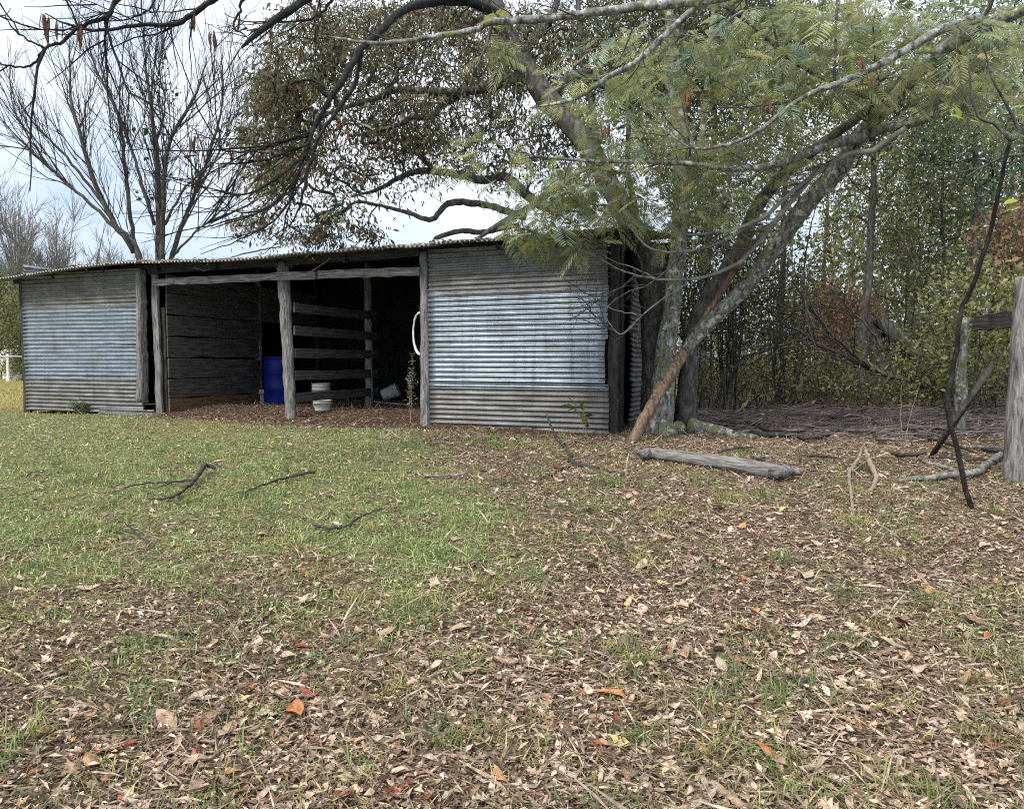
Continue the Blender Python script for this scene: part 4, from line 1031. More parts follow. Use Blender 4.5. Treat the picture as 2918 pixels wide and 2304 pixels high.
# ------------------------------------------------------------------ other trees, each its own
def make_tree(name, label, cat, base, h, crown, n, mat, leaf=None, trunk_r=0.1, lean=(0, 0), group=None, rtip=0.004, stems=1, lo=0.3, seg=4):
    """generic broadleaf: trunk(s) to the crown, twigs joined to them, optional leaves.
    crown: (rx, ry, rz, centre height)  leaf: (per, L, W, colours, weights, spread)"""
    base = np.array((base[0], base[1], float(gz(base[0], base[1]))))
    t = thing(name, label, cat, base, group)
    rx, ry, rz, hc = crown
    limbs = []
    for s_ in range(stems):
        top = base + np.array((lean[0] + rng.normal(0, 0.25 * rx * (stems > 1) + 0.05), lean[1] + rng.normal(0, 0.2 * ry * (stems > 1) + 0.05), h * rng.uniform(0.8, 1.0)))
        b0 = base + np.array((rng.normal(0, 0.12) * (stems > 1), rng.normal(0, 0.12) * (stems > 1), -0.15))
        u = np.linspace(0, 1, 16)[:, None]
        P = b0 + (top - b0) * u + np.cumsum(rng.normal(0, h * 0.004, (16, 3)), 0) * np.array((1, 1, 0.3))
        R = trunk_r * (1 - 0.85 * u[:, 0] ** 1.2) * (0.65 if stems > 1 else 1)
        limbs.append((P, R)); limb_obj(t, 'trunk', P, R, mat, S=8, rough=0.05)
    v = rdir(n) * (rng.random((n, 1)) ** 0.45)
    tg_ = base + np.array((lean[0], lean[1], hc)) + v * np.array((rx, ry, rz))
    tg_[:, 2] = np.maximum(tg_[:, 2], base[2] + 0.15)
    P_, R_, tips_, td_ = grow(limbs, tg_, seg=seg, rtip=rtip, up=0.6, jit=0.06)
    mb_ = MB(); tubes(mb_, P_, R_, 4 if n < 400 else 3); mb_.build('twigs', M['twig'] if leaf else mat, t, kind='stuff')
    if leaf:
        mb_ = MB(); spray(mb_, tips_, td_, leaf[0], leaf[1], leaf[2], leaf[3], leaf[4], spread=leaf[5], droop=0.25)
        mb_.build('foliage', M['leaf'], t, kind='stuff')
    return t

OL = [(0.17, 0.185, 0.075), (0.24, 0.25, 0.11), (0.11, 0.12, 0.05), (0.34, 0.33, 0.15)]
YG = [(0.25, 0.27, 0.105), (0.34, 0.35, 0.15), (0.14, 0.155, 0.065), (0.44, 0.41, 0.19)]
RD = [(0.30, 0.16, 0.11), (0.36, 0.21, 0.14), (0.20, 0.13, 0.085), (0.26, 0.24, 0.11)]
GN = [(0.12, 0.20, 0.12), (0.17, 0.26, 0.17), (0.09, 0.13, 0.07), (0.24, 0.28, 0.11)]
def X_at(px, Y): return (px - CX) / F * Y

# slender dark tree in the clearing
make_tree('slender_tree', 'slender dark-trunked tree standing alone in the leaf litter right of the mimosa', 'tree', (X_at(2465, 14.6), 14.6), 9.0, (2.0, 1.8, 2.6, 5.4), 320, M['bark_dark'], (22, 0.075, 0.03, OL, [4, 3, 3, 1], 0.17), trunk_r=0.10)
W_T = [  # name, label, px, Y, h, crown, n, leaf, trunk radius, stems
  ('young_tree', 'young tree with yellow-green leaves behind the slender dark trunk', 2580, 17.5, 6.5, (1.9, 1.6, 2.3, 3.6), 300, (24, 0.085, 0.04, YG, [3, 3, 2, 1], 0.2), 0.05, 2),
  ('young_tree', 'olive-leaved young tree straight above the tipped black stump', 2700, 15.5, 7.5, (1.6, 1.5, 2.4, 4.2), 260, (24, 0.08, 0.035, OL, [3, 3, 2, 1], 0.19), 0.05, 1),
  ('shrub', 'rust-red leaved shrub between the mimosa and the slender dark tree', 2390, 16.5, 2.9, (0.9, 0.9, 1.1, 1.8), 130, (20, 0.085, 0.045, RD, [3, 3, 2, 1], 0.17), 0.03, 3),
  ('shrub', 'yellow-green bush glowing behind the tall fence post', 2780, 11.5, 2.6, (1.0, 0.8, 0.95, 1.6), 150, (22, 0.075, 0.04, YG, [2, 3, 2, 2], 0.15), 0.025, 4),
  ('shrub', 'bush with red and yellow leaves at the right edge above the fence post', 2900, 12.5, 3.6, (0.8, 0.8, 0.8, 2.9), 90, (20, 0.085, 0.05, RD, [2, 3, 1, 3], 0.16), 0.03, 3),
  ('shrub', 'low olive bush behind the tipped black stump', 2620, 18.5, 2.2, (1.6, 1.0, 0.9, 1.1), 170, (22, 0.08, 0.04, YG, [3, 2, 3, 1], 0.18), 0.02, 5),
  ('tall_tree', 'tall bluish-green tree filling the upper right corner', 2760, 14.0, 9.0, (2.0, 1.8, 2.8, 6.2), 330, (22, 0.09, 0.04, GN, [3, 3, 2, 2], 0.2), 0.08, 1),
  ('tall_tree', 'tall olive tree behind the bend of the mimosa trunk', 2230, 19.0, 11.0, (2.6, 2.2, 3.8, 6.5), 420, (24, 0.095, 0.045, OL, [3, 3, 2, 2], 0.24), 0.10, 1),
  ('tall_tree', 'tall yellowing tree in the woods right of the slender dark tree', 2600, 23.0, 12.0, (3.0, 2.4, 4.0, 7.4), 420, (24, 0.11, 0.05, YG, [3, 3, 3, 1], 0.28), 0.12, 1),
  ('tall_tree', 'tall thin-leaved tree at the far right of the woods', 2880, 21.0, 12.0, (2.8, 2.4, 4.2, 7.0), 420, (24, 0.11, 0.05, OL, [3, 3, 2, 2], 0.28), 0.12, 1),
  ('tall_tree', 'dark olive tree rising behind the pale straight trunk', 2020, 17.0, 12.0, (2.0, 2.0, 4.2, 7.4), 360, (24, 0.095, 0.04, OL, [4, 3, 3, 1], 0.24), 0.12, 1),
  ('tall_tree', 'tall tree with greyish leaves behind the leaning trunk above the roof', 1790, 20.0, 13.0, (2.6, 2.2, 4.0, 9.4), 380, (24, 0.1, 0.04, OL, [3, 3, 3, 1], 0.26), 0.13, 1),
  ('shrub', 'dense dark thicket of upright stems right behind the leaning mimosa trunk', 2085, 12.6, 3.6, (1.0, 0.8, 1.5, 2.0), 300, (14, 0.06, 0.025, [(0.05, 0.055, 0.022), (0.08, 0.085, 0.035), (0.035, 0.035, 0.02)], [3, 2, 2], 0.16), 0.03, 14),
  ('shrub', 'dark leggy thicket left of the rust-red shrub', 2240, 14.0, 3.4, (1.0, 0.8, 1.4, 1.9), 260, (12, 0.06, 0.025, [(0.05, 0.055, 0.022), (0.08, 0.085, 0.035), (0.12, 0.07, 0.045)], [3, 2, 1], 0.18), 0.028, 11),
  ('shrub', 'dark shrub squeezed behind the pale straight trunk', 1965, 12.2, 4.2, (0.55, 0.6, 1.8, 2.3), 200, (12, 0.06, 0.025, [(0.05, 0.055, 0.022), (0.08, 0.085, 0.035), (0.035, 0.035, 0.02)], [3, 2, 2], 0.15), 0.03, 8),
  ('shrub', 'mixed red and olive bush in the shade right of the dark thickets', 2330, 19.0, 3.2, (1.5, 1.2, 1.3, 1.7), 200, (20, 0.085, 0.04, RD + OL, [1, 1, 1, 1, 2, 2, 2, 1], 0.2), 0.03, 6),
  ('shrub', 'bushy green growth low behind the leaning grey pole', 2700, 13.2, 1.7, (1.3, 0.8, 0.7, 0.9), 150, (18, 0.065, 0.035, YG, [3, 2, 3, 1], 0.16), 0.015, 6),
]
for nm, lb, px, Y, h, cr, n, lf, tr, st in W_T:
    make_tree(nm, lb, 'shrub' if nm == 'shrub' else 'tree', (X_at(px, Y), Y), h, cr, n, M['bark_dark'], lf, trunk_r=tr, stems=st)

# the wood beyond, one mass of leaves and stems
mb = MB()
nW = 21000
wx = rng.uniform(5.0, 34, nW); wy = rng.uniform(25, 46, nW); wx = wx + (wy - 25) * 0.25
ztop = 6.0 + 3.0 * vnoise(wx, wy, 40, 0.25) + 2.5 * vnoise(wx, wy, 41, 0.7)
wz = 0.6 + np.maximum(ztop, 1.2) * rng.random(nW) ** 0.75
keep = vnoise(wx * 1.3 + wz * 0.7, wz * 1.6 + wy, 42, 0.55) + 0.35 * rng.normal(0, 1, nW) > -0.35
wp = np.stack([wx, wy, wz], -1)[keep]
leaves(mb, wp, rdir(len(wp)), rdir(len(wp), 0.5), 0.30 * np.exp(rng.normal(0, 0.3, len(wp))), 0.17, palette(len(wp), OL + YG + RD[:2], [4, 3, 4, 2, 2, 2, 2, 1, .5, .4], 0.25))
wood = mb.build('woods', M['leaf'], kind='stuff')
wood['label'] = 'distant mixed autumn woods closing off the right side'; wood['category'] = 'woods'
mb = MB()
n = 80
b0 = np.stack([rng.uniform(5.5, 34, n), rng.uniform(24, 44, n), np.full(n, 0.4)], -1)
P_ = b0[:, None, :] + np.linspace(0, 1, 6)[None, :, None] * np.stack([rng.normal(0, 0.8, n), rng.normal(0, .5, n), rng.uniform(5, 11, n)], -1)[:, None, :]
P_ += np.cumsum(rng.normal(0, 0.06, P_.shape), 1)
tubes(mb, P_, np.linspace(1, 0.3, 6)[None] * rng.uniform(0.05, 0.14, (n, 1)), 5)
mb.build('stems', M['bark_dark'], wood, kind='stuff')

# undergrowth: a tangle of briars, twigs and small leaves between the trees
mb = MB(); mt = MB()
n = 1500
px_ = rng.uniform(1960, 3300, n); Yv = rng.uniform(12.6, 24, n)
ux = X_at(px_, Yv); uz = gz(ux, Yv)
hgt = (1.1 + 1.5 * np.clip(0.5 + vnoise(ux, Yv, 50, 0.5), 0, 1) + 0.07 * (Yv - 12)) * rng.uniform(0.5, 1.1, n)
b0 = np.stack([ux, Yv, uz - 0.03], -1)
dx_ = np.stack([rng.normal(0, 0.55, n), rng.normal(0, 0.35, n), np.zeros(n)], -1) * hgt[:, None]
u_ = np.linspace(0, 1, 7)[None, :, None]
P_ = b0[:, None] + dx_[:, None] * u_ ** 1.5 + np.array((0, 0, 1.0)) * hgt[:, None, None] * (u_ - 0.35 * u_ ** 3 * rng.uniform(0, 1.6, n)[:, None, None])
P_ = P_ + np.cumsum(rng.normal(0, 0.02, P_.shape), 1)
P_[:, 0] = b0
tubes(mt, P_, np.linspace(1, 0.35, 7)[None] * rng.uniform(0.004, 0.011, (n, 1)), 4)
k_ = rng.integers(0, n, 23000); f_ = rng.integers(2, 7, 23000)
pos = P_[k_, f_] + rng.normal(0, 0.17, (23000, 3))
patch = vnoise(pos[:, 0], pos[:, 1], 51, 0.55)
cu = np.where((patch > 0.45)[:, None], palette(23000, RD + OL, [2, 2, 2, 2, 2, 2, 2, 1]), np.where((patch < -0.1)[:, None], palette(23000, YG, [3, 2, 3, 1]), palette(23000, OL, [3, 3, 3, 1])))
leaves(mb, pos, rdir(23000), rdir(23000, 0.7), 0.075 * np.exp(rng.normal(0, 0.4, 23000)), 0.036 * np.exp(rng.normal(0, 0.3, 23000)), cu)
ug = mb.build('undergrowth', M['leaf'], kind='stuff'); ug['label'] = 'tangled autumn undergrowth of briars and small leaves filling the woods'; ug['category'] = 'undergrowth'
mt.build('briar_stems', M['twig'], ug, kind='stuff')
# a fallen treetop of bare branches in front of the thickets
o_ = ground_at(2420, 1135)
dt = thing('dead_treetop', 'bare fallen treetop with tangled dark branches between the mimosa and the slender tree', 'dead tree', o_)
dl = []
for l in ([(2700, 1110, 13.2, .05), (2560, 1080, 13.1, .045), (2400, 1010, 13.0, .035), (2250, 930, 12.8, .02), (2160, 860, 12.7, .008)],
          [(2480, 1050, 13.0, .03), (2380, 960, 12.9, .025), (2290, 850, 12.8, .016), (2230, 740, 12.7, .006)],
          [(2560, 1080, 13.1, .03), (2480, 940, 13.2, .022), (2400, 890, 13.2, .014), (2200, 880, 13.1, .006)],
          [(2620, 1100, 13.1, .03), (2700, 980, 13.3, .022), (2800, 900, 13.4, .014), (2890, 860, 13.4, .006)],
          [(2600, 1090, 13.1, .03), (2640, 900, 13.0, .02), (2600, 740, 12.9, .012), (2540, 640, 12.9, .005)],
          [(2300, 960, 12.8, .02), (2150, 1010, 12.5, .015), (2050, 1080, 12.3, .006)]):
    p = pxpath(l, 18, 0.012); dl.append(p); limb_obj(dt, 'branch', *p, M['bark_dark'], S=6, rough=0.06)
f1, r1 = fork(dl, 110, 0.7, 0.6, 0.1, 6, 0.009, lo=0.1, wob=0.02)
f2, r2 = fork(f1, 320, 0.35, 0.6, 0.05, 5, 0.005, wob=0.025)
mb = MB(); tubes(mb, f1, r1, 4); tubes(mb, f2, r2, 4); mb.build('twigs', M['bark_dark'], dt, kind='stuff')
# brushwood on the ground
mb = MB(); n = 900
px_ = rng.uniform(1960, 3200, n); Yv = rng.uniform(8.6, 16, n) ; ux = X_at(px_, Yv)
kp = ~((Yv < 9.4) & (px_ < 2300)); ux, Yv = ux[kp], Yv[kp]; n = len(ux)
aa = rng.normal(0, 0.5, n) + PI * (rng.random(n) < .5); ln = rng.uniform(0.2, 1.3, n)
u_ = np.linspace(-0.5, 0.5, 5)
X5 = ux[:, None] + np.cos(aa)[:, None] * ln[:, None] * u_; Y5 = Yv[:, None] + np.sin(aa)[:, None] * ln[:, None] * u_
Z5 = gz(X5, Y5) + 0.02 + rng.uniform(0, 0.10, n)[:, None] + rng.normal(0, 0.12, n)[:, None] * np.abs(u_)
P_ = np.stack([X5, Y5, np.maximum(Z5, gz(X5, Y5) + 0.01)], -1) + rng.normal(0, 0.012, (n, 5, 3))
tubes(mb, P_, np.linspace(1, 0.5, 5)[None] * np.exp(rng.normal(-5.1, 0.45, (n, 1))), 5)
bw = mb.build('brushwood', M['stick_brush'], kind='stuff'); bw['label'] = 'fine dead brushwood covering the shaded ground under the trees'; bw['category'] = 'brushwood'

# ---- far left: bare and evergreen trees across the field
FAR = [(-150, 50, 15, 3.2), (-20, 52, 14.5, 3.2), (75, 55, 14.5, 3.4), (160, 58, 13.5, 3.2), (240, 60, 12, 3.2), (320, 62, 10.5, 3.0), (400, 60, 10, 3.0), (500, 64, 10, 3.0), (600, 66, 9.5, 3.0), (40, 46, 11, 2.6), (200, 48, 8.5, 2.4), (700, 68, 9, 3)]
for k, (px, Y, h, r) in enumerate(FAR):
    b_ = np.array((X_at(px, Y), Y, float(gz(X_at(px, Y), Y))))
    t_ = thing('bare_tree', 'hazy grey leafless tree at the far edge of the field behind the shed', 'tree', b_, 'bare trees along the far field edge')
    st_ = []
    for q_ in range(5):
        top = b_ + np.array((rng.normal(0, r * .55), rng.normal(0, r * .4), h * rng.uniform(0.75, 1.0)))
        u_ = np.linspace(0, 1, 12)[:, None]
        P_ = b_ + (top - b_) * np.concatenate([u_ ** 1.5, u_ ** 1.5, u_], 1) + np.cumsum(rng.normal(0, 0.06, (12, 3)), 0)
        R_ = 0.13 * (1 - 0.85 * u_[:, 0])
        st_.append((P_, R_)); limb_obj(t_, 'stem', P_, R_, M['bark_far'], S=5)
    f1, r1 = fork(st_, 90, h * .2, 0.5, 0.3, 6, 0.03, lo=0.2)
    f2, r2 = fork(f1, 420, h * .1, 0.55, 0.25, 5, 0.018, lo=0.1)
    f3, r3 = fork(f2, 1000, h * .05, 0.55, 0.2, 4, 0.012, lo=0.1)
    mb = MB(); tubes(mb, f1, r1, 3); tubes(mb, f2, r2, 3); tubes(mb, f3, r3, 3); mb.build('twigs', M['bark_far'], t_, kind='stuff')
for lb, px, Y, h, cr, n, lf in (('dusky olive evergreen at the left edge beyond the shed', 10, 40, 6.5, (2.2, 2, 3.0, 3.4), 330, (30, 0.16, 0.06, OL, [4, 2, 4, 1], 0.3)),
                               ('shaggy grey-green bush between the shed and the left-hand evergreen', 75, 36, 4.5, (1.8, 1.5, 2.2, 2.2), 260, (28, 0.14, 0.05, OL, [4, 3, 3, 1], 0.28)),
                               ('dry grey-brown brush rising over the left end of the roof', 160, 50, 6.0, (3.4, 2, 2.4, 3.4), 260, (14, 0.14, 0.05, [(0.16, 0.14, 0.10), (0.2, 0.19, 0.13), (0.1, 0.1, 0.06)], [2, 2, 1], 0.35)),
                               ('broad grey-brown brush behind the bare tree', 330, 56, 5.0, (4.5, 2, 2.2, 3.0), 300, (14, 0.15, 0.05, [(0.16, 0.14, 0.10), (0.2, 0.19, 0.13), (0.1, 0.1, 0.06)], [2, 2, 1], 0.38)),
                               ('tall dark evergreen outside the left picture edge', -120, 44, 9, (2.6, 2, 4.0, 4.6), 300, (28, 0.18, 0.06, OL, [4, 2, 4, 1], 0.33))):
    make_tree('shrub' if h < 6.4 else 'evergreen_tree', lb, 'shrub' if h < 6.4 else 'tree', (X_at(px, Y), Y), h, cr, n, M['bark_dark'], lf, trunk_r=0.08, stems=4, rtip=0.008)

# white tank, rail and post in the field
c = at(56, 1016, 38.0); c[2] = float(gz(c[0], c[1]))
tank = thing('gas_tank', 'small round-ended white tank in the field just left of the shed', 'tank', c)
zc = 0.95
mb = MB(); pr = [(0.0, -1.3)] + [(0.62 * math.sin(a), -0.75 - 0.55 * math.cos(a)) for a in np.linspace(0.15, PI / 2, 9)] + [(0.62 * math.sin(a), 0.75 - 0.55 * math.cos(a)) for a in np.linspace(PI / 2, PI - 0.15, 9)] + [(0.0, 1.3)]
lathe(mb, pr, c + np.array((0, 0, zc)), 28, tilt=(PI / 2, 'X')); mb.build('vessel', M['white'], tank)
for s in (-0.7, 0.7):
    board(tank, 'foot', c + np.array((-0.4, s, 0.15)), c + np.array((0.4, s, 0.15)), 0.6, 0.12, M['white'], seg=2)
mb = MB(); lathe(mb, [(0.16, 1.5), (0.17, 1.7), (0.12, 1.76), (0, 1.77)], c, 16); mb.build('valve_hood', M['white'], tank)
r0, r1 = at(-60, 1012, 33), at(96, 1016, 33)
fn = thing('rail_fence', 'thin white rail fence crossing the field left of the shed', 'fence', (r0[0], r0[1], float(gz(r0[0], r0[1]))))
board(fn, 'rail', r0, r1, 0.04, 0.04, M['white'], seg=4)
for u in (0.05, 0.5, 0.95):
    p = r0 + (r1 - r0) * u; g = float(gz(p[0], p[1]))
    board(fn, 'post', np.array((p[0], p[1] + 0.06, g - 0.1)), np.array((p[0], p[1] + 0.06, p[2] + 0.1)), 0.1, 0.08, M['white'], up=(1, 0, 0), seg=2)

# ------------------------------------------------------------------ old fence, stumps, log and fallen wood
c = ground_at(2893, 1366)
fpst = thing('fence_post', 'thick weathered grey fence post at the right edge of the picture', 'fence post', c)
tp = at(2922, 790, c[1] + 0.05)
post(fpst, 'post', c - np.array((0, 0, 0.2)), tp, 0.115, 0.082, M['wood_z'], S=16, K=26, rough=0.035, wob=0.006)
p0, p1 = at(2930, 905, c[1] + 0.16), at(2782, 918, c[1] + 0.75)
board(fpst, 'broken_rail', p0, p1, 0.16, 0.05, M['dark_x'], seg=8, wob=0.012, notch=0.03)
def stick(name, label, cat, pts, mat, group=None, lift=1.4, S=7, n=None, jit=0.004, forks=None, ground_=True, rough=0.06, part='fork', grain=False, over=0.0):
    """a fallen stick: pts (px, py, radius[, height above ground]) laid on the ground"""
    A = []
    for p in pts:
        g = ground_at(p[0], p[1], (p[3] if len(p) > 3 else p[2] * lift) + over)
        A.append([*g, p[2]])
    s_ = smooth_path(np.array(A), n or max(10, 5 * len(A)))
    P_, R_ = s_[:, :3] + rng.normal(0, jit, (len(s_), 3)), np.maximum(s_[:, 3], 0.002)
    mb_ = MB(); tubes(mb_, P_[None], R_[None], S, cap=True, rough=rough)
    if grain:
        o = thing(name, label, cat, P_[0], group)
        dv_ = P_[-1] - P_[0]; az = math.atan2(dv_[1], dv_[0])
        def turn(m_, nm):
            rot = np.array(Matrix.Rotation(-az, 3, 'Z'))
            m_.v = [(v - P_[0]) @ rot.T for v in m_.v]
            ob = bpy.data.objects.new(nm, m_.mesh(nm, mat)); COL.objects.link(ob); ob.parent = o
            ob.matrix_basis = Matrix.Rotation(az, 4, 'Z')
        turn(mb_, 'trunk_piece')
        for f in forks:
            A = np.array([[*ground_at(p[0], p[1], p[3]), p[2]] for p in f]); s_ = smooth_path(A, 10)
            mb_ = MB(); tubes(mb_, s_[None, :, :3], np.maximum(s_[None, :, 3], .003), 8, cap=True, rough=.12); turn(mb_, part)
        return o
    if not forks:
        o = mb_.build(name, mat, loc=tuple(P_[0]))
        return tag(o, label, cat, group)
    o = thing(name, label, cat, P_[0], group)
    mb_.build('main_stem', mat, o)
    for f in forks:
        A = np.array([[*ground_at(p[0], p[1], (p[3] if len(p) > 3 else p[2] * lift) + over), p[2]] for p in f])
        s_ = smooth_path(A, 4 * len(A) + 4)
        mb_ = MB(); tubes(mb_, (s_[:, :3] + rng.normal(0, jit, (len(s_), 3)))[None], np.maximum(s_[:, 3], 0.002)[None], 6, cap=True, rough=rough)
        mb_.build(part, mat, o)
    return o

stick('log', 'straight grey weathered log lying on the leaf litter below the mimosa', 'log', [(1836, 1290, .056, .065), (1930, 1300, .064, .07), (2060, 1318, .07, .075), (2180, 1338, .074, .08), (2215, 1345, .07, .08)], M['wood_x'], S=18, n=24, rough=0.012, jit=0.002, grain=True,
      forks=[[(2205, 1345, .06, .10), (2250, 1340, .045, .09), (2288, 1346, .025, .08)], [(1845, 1292, .05, .09), (1820, 1287, .03, .09), (1806, 1280, .012, .09)]], part='splintered_end')
stick('leaning_pole', 'dark bare pole slanting from the ground up to the fence post', 'pole', [(2650, 1300, .028, .0), (2690, 1245, .034, .22), (2730, 1195, .038, .5), (2800, 1080, .038, 1.0), (2850, 1000, .036, 1.35), (2890, 955, .034, 1.55)], M['stick_dark'], S=9)
# curved dark sapling
c = ground_at(2770, 1450)
sp_ = thing('sapling', 'bent dark bare sapling with a few big yellow-green leaves left of the fence post', 'sapling', c)
Ys = c[1]
sap = pxpath([(2772, 1460, Ys, .03), (2755, 1400, Ys, .028), (2720, 1250, Ys + .05, .028), (2702, 1180, Ys + .1, .028), (2705, 1100, Ys + .15, .026), (2722, 1022, Ys + .15, .025), (2735, 920, Ys + .1, .024), (2745, 870, Ys + .1, .024), (2780, 790, Ys, .024), (2822, 656, Ys - .1, .022), (2845, 550, Ys - .2, .020), (2866, 450, Ys - .3, .018), (2880, 400, Ys - .35, .018)], 46, 0.003)
limb_obj(sp_, 'stem', sap[0], sap[1] * 0.72, M['limb_dark'], S=9)
for l in ([(2880, 400, Ys - .35, .014), (2835, 355, Ys - .3, .012), (2790, 335, Ys - .3, .011), (2770, 270, Ys - .3, .009), (2760, 190, Ys - .3, .006)], [(2880, 400, Ys - .35, .014), (2905, 380, Ys - .35, .012), (2870, 300, Ys - .35, .010), (2830, 230, Ys - .4, .007), (2800, 120, Ys - .4, .004)], [(2830, 640, Ys - .1, .008), (2808, 610, Ys - .1, .006), (2800, 570, Ys - .1, .003)]):
    limb_obj(sp_, 'branch', *pxpath(l, 20, 0.002), M['bark_dark'], S=6)
for px, py in ((2725, 305), (2765, 345), (2705, 330), (2840, 305), (2875, 312), (2890, 330), (2900, 570), (2908, 590)):
    p = at(px, py, Ys - .3)
    mb = MB()
    d_ = nrm(np.array((rng.normal(0, 1), rng.normal(0, .4), rng.normal(-.2, .3)))); n_ = nrm(np.array((rng.normal(0, .3), -0.6, 1)))
    s_ = nrm(np.cross(d_, n_)); n_ = np.cross(s_, d_)
    L_ = 0.11
    st = [(0, 0), (.15, .2), (.35, .3), (.6, .26), (.85, .1), (1, 0)]
    v = []
    for u, w_ in st:
        cc = p + d_ * L_ * u - n_ * L_ * 0.25 * u * u
        v += [cc + s_ * w_ * L_ + n_ * 0.15 * w_ * L_, cc, cc - s_ * w_ * L_ + n_ * 0.15 * w_ * L_]
    q = [(3 * k + j, 3 * k + 3 + j, 3 * k + 4 + j, 3 * k + 1 + j) for k in range(5) for j in (0, 1)]
    mb.add(v, quads=q, col=np.array((0.38, 0.42, 0.07)) * rng.uniform(0.8, 1.2))
    mb.build('leaf', M['leaf'], sp_)
# a second dark stub of trunk and the tipped rotten stump
c = at(2500, 1085, 15.5); c[2] = float(gz(c[0], c[1]))
stp = thing('stump', 'black rotten stump with a slab of wood tipped against it in the woods', 'stump', c)
post(stp, 'stump_body', c - np.array((0, 0, .1)), at(2492, 905, 15.5), 0.22, 0.16, M['bark_dark'], S=14, rough=0.12)
P_, R_ = pxpath([(2500, 905, 15.3, .10), (2560, 960, 15.2, .16), (2630, 1040, 15.2, .17), (2690, 1095, 15.2, .12)], 16, 0.02)
limb_obj(stp, 'tipped_slab', P_, R_, M['bark_dark'], S=10, rough=0.14)
c = at(2740, 1010, 9.5); g_ = float(gz(c[0], c[1])); c[2] = g_
snag = thing('snag', 'short mossy broken snag behind the bent sapling', 'snag', c)
post(snag, 'snag_body', c - np.array((0, 0, .05)), at(2742, 905, 9.5), 0.07, 0.055, M['bark_grey'], S=10, rough=0.1)

stick('fallen_branch', 'mottled pale fallen branch curving to the foot of the fence post', 'branch', [(2560, 1370, .02), (2620, 1362, .026), (2700, 1355, .032), (2780, 1345, .035), (2810, 1325, .035), (2850, 1295, .03), (2880, 1278, .026)], M['stick'],
      forks=[[(2745, 1352, .022), (2690, 1330, .02), (2640, 1318, .018), (2615, 1300, .014)]])
stick('fallen_branch', 'thick lichened fallen branch running right from the mimosa root', 'branch', [(1990, 1175, .03), (2080, 1205, .034), (2150, 1232, .036), (2250, 1240, .034), (2330, 1245, .03), (2420, 1210, .024), (2520, 1180, .016)], M['stick_dark'],
      forks=[[(2130, 1205, .03, .1), (2190, 1222, .03, .1), (2290, 1238, .024)], [(2060, 1215, .02), (2110, 1170, .016, .1), (2170, 1120, .01, .2)]])
stick('fallen_branch', 'long dark bough arching over the litter in front of the thickets', 'branch', [(2040, 1110, .03, .05), (2120, 1098, .032, .12), (2205, 1088, .035, .18), (2260, 1110, .035, .12), (2350, 1122, .035, .05), (2520, 1128, .034, .05), (2620, 1095, .034, .25), (2660, 1082, .034, .32), (2780, 1078, .03, .3), (2900, 1075, .025, .28)], M['stick_dark'], S=9,
      forks=[[(2630, 1100, .015, .3), (2560, 1060, .012, .5), (2470, 985, .010, .8), (2380, 940, .006, 1.0)]])
stick('fallen_branch', 'grey fallen limb stretched across the litter behind the leaning pole', 'branch', [(2400, 1195, .02), (2500, 1190, .024), (2600, 1186, .026), (2700, 1180, .028), (2800, 1186, .028), (2890, 1200, .024)], M['stick'],
      forks=[[(2700, 1180, .018), (2640, 1165, .015, .1), (2560, 1175, .01)]])
stick('fallen_branch', 'pale fork of a dead branch standing up out of the litter', 'branch', [(2438, 1500, .012, .0), (2428, 1420, .014, .02), (2420, 1345, .016, .05), (2438, 1318, .016, .1), (2462, 1270, .014, .18)], M['stick_tan'],
      forks=[[(2465, 1272, .016, .18), (2480, 1320, .024, .12), (2495, 1350, .022, .06), (2490, 1385, .02, .03), (2465, 1405, .02, .01)], [(2430, 1340, .01, .05), (2500, 1300, .009, .03), (2600, 1302, .006, .02)]])
stick('fallen_branch', 'dead grey branch spread over the dirt in front of the right metal panel', 'branch', [(1557, 1180, .012, .28), (1575, 1225, .016, .12), (1600, 1262, .02, .03), (1620, 1285, .024), (1628, 1310, .026), (1650, 1325, .022), (1700, 1332, .014), (1760, 1345, .008)], M['stick_dark'],
      forks=[[(1612, 1270, .012), (1680, 1240, .009, .05), (1720, 1215, .005, .08)], [(1640, 1320, .014), (1600, 1335, .012), (1570, 1352, .008)]])
stick('fallen_branch', 'long tan stick pointing from the right metal panel to the dead pole', 'branch', [(1580, 1320, .009), (1660, 1300, .010), (1700, 1280, .011), (1780, 1255, .010)], M['stick_tan'])
stick('fallen_branch', 'tan stick below the log end lying on brown litter', 'branch', [(1600, 1330, .008), (1690, 1300, .010), (1760, 1282, .011), (1830, 1260, .009)], M['stick_tan'])
stick('fallen_branch', 'forked dead branch lying alone on the green lawn', 'branch', [(585, 1322, .022, .06), (556, 1365, .018), (530, 1390, .014), (485, 1417, .010), (422, 1422, .005)], M['stick_dark'],
      forks=[[(585, 1322, .020, .06), (600, 1328, .018, .04), (615, 1334, .014)], [(556, 1366, .012), (500, 1372, .009), (400, 1378, .007), (320, 1402, .004)], [(500, 1372, .006), (450, 1388, .004), (410, 1392, .003)], [(528, 1392, .007), (510, 1410, .005), (505, 1424, .003)]], over=0.035)
stick('fallen_branch', 'thin grey branch on the lawn right of the forked branch', 'branch', [(900, 1344, .014), (855, 1352, .013), (795, 1366, .010), (690, 1402, .005), (640, 1415, .003)], M['stick_dark'], over=0.035)
stick('fallen_branch', 'short dark stick at the ragged edge of the lawn', 'branch', [(890, 1493, .011), (920, 1500, .012), (958, 1502, .013), (1000, 1490, .011), (1030, 1470, .007), (1100, 1445, .004)], M['stick_dark'], over=0.03)
stick('fallen_branch', 'wiry dark twig curving over the lawn near the left', 'branch', [(362, 1488, .005), (385, 1518, .006), (425, 1542, .005)], M['stick_dark'], over=0.035)
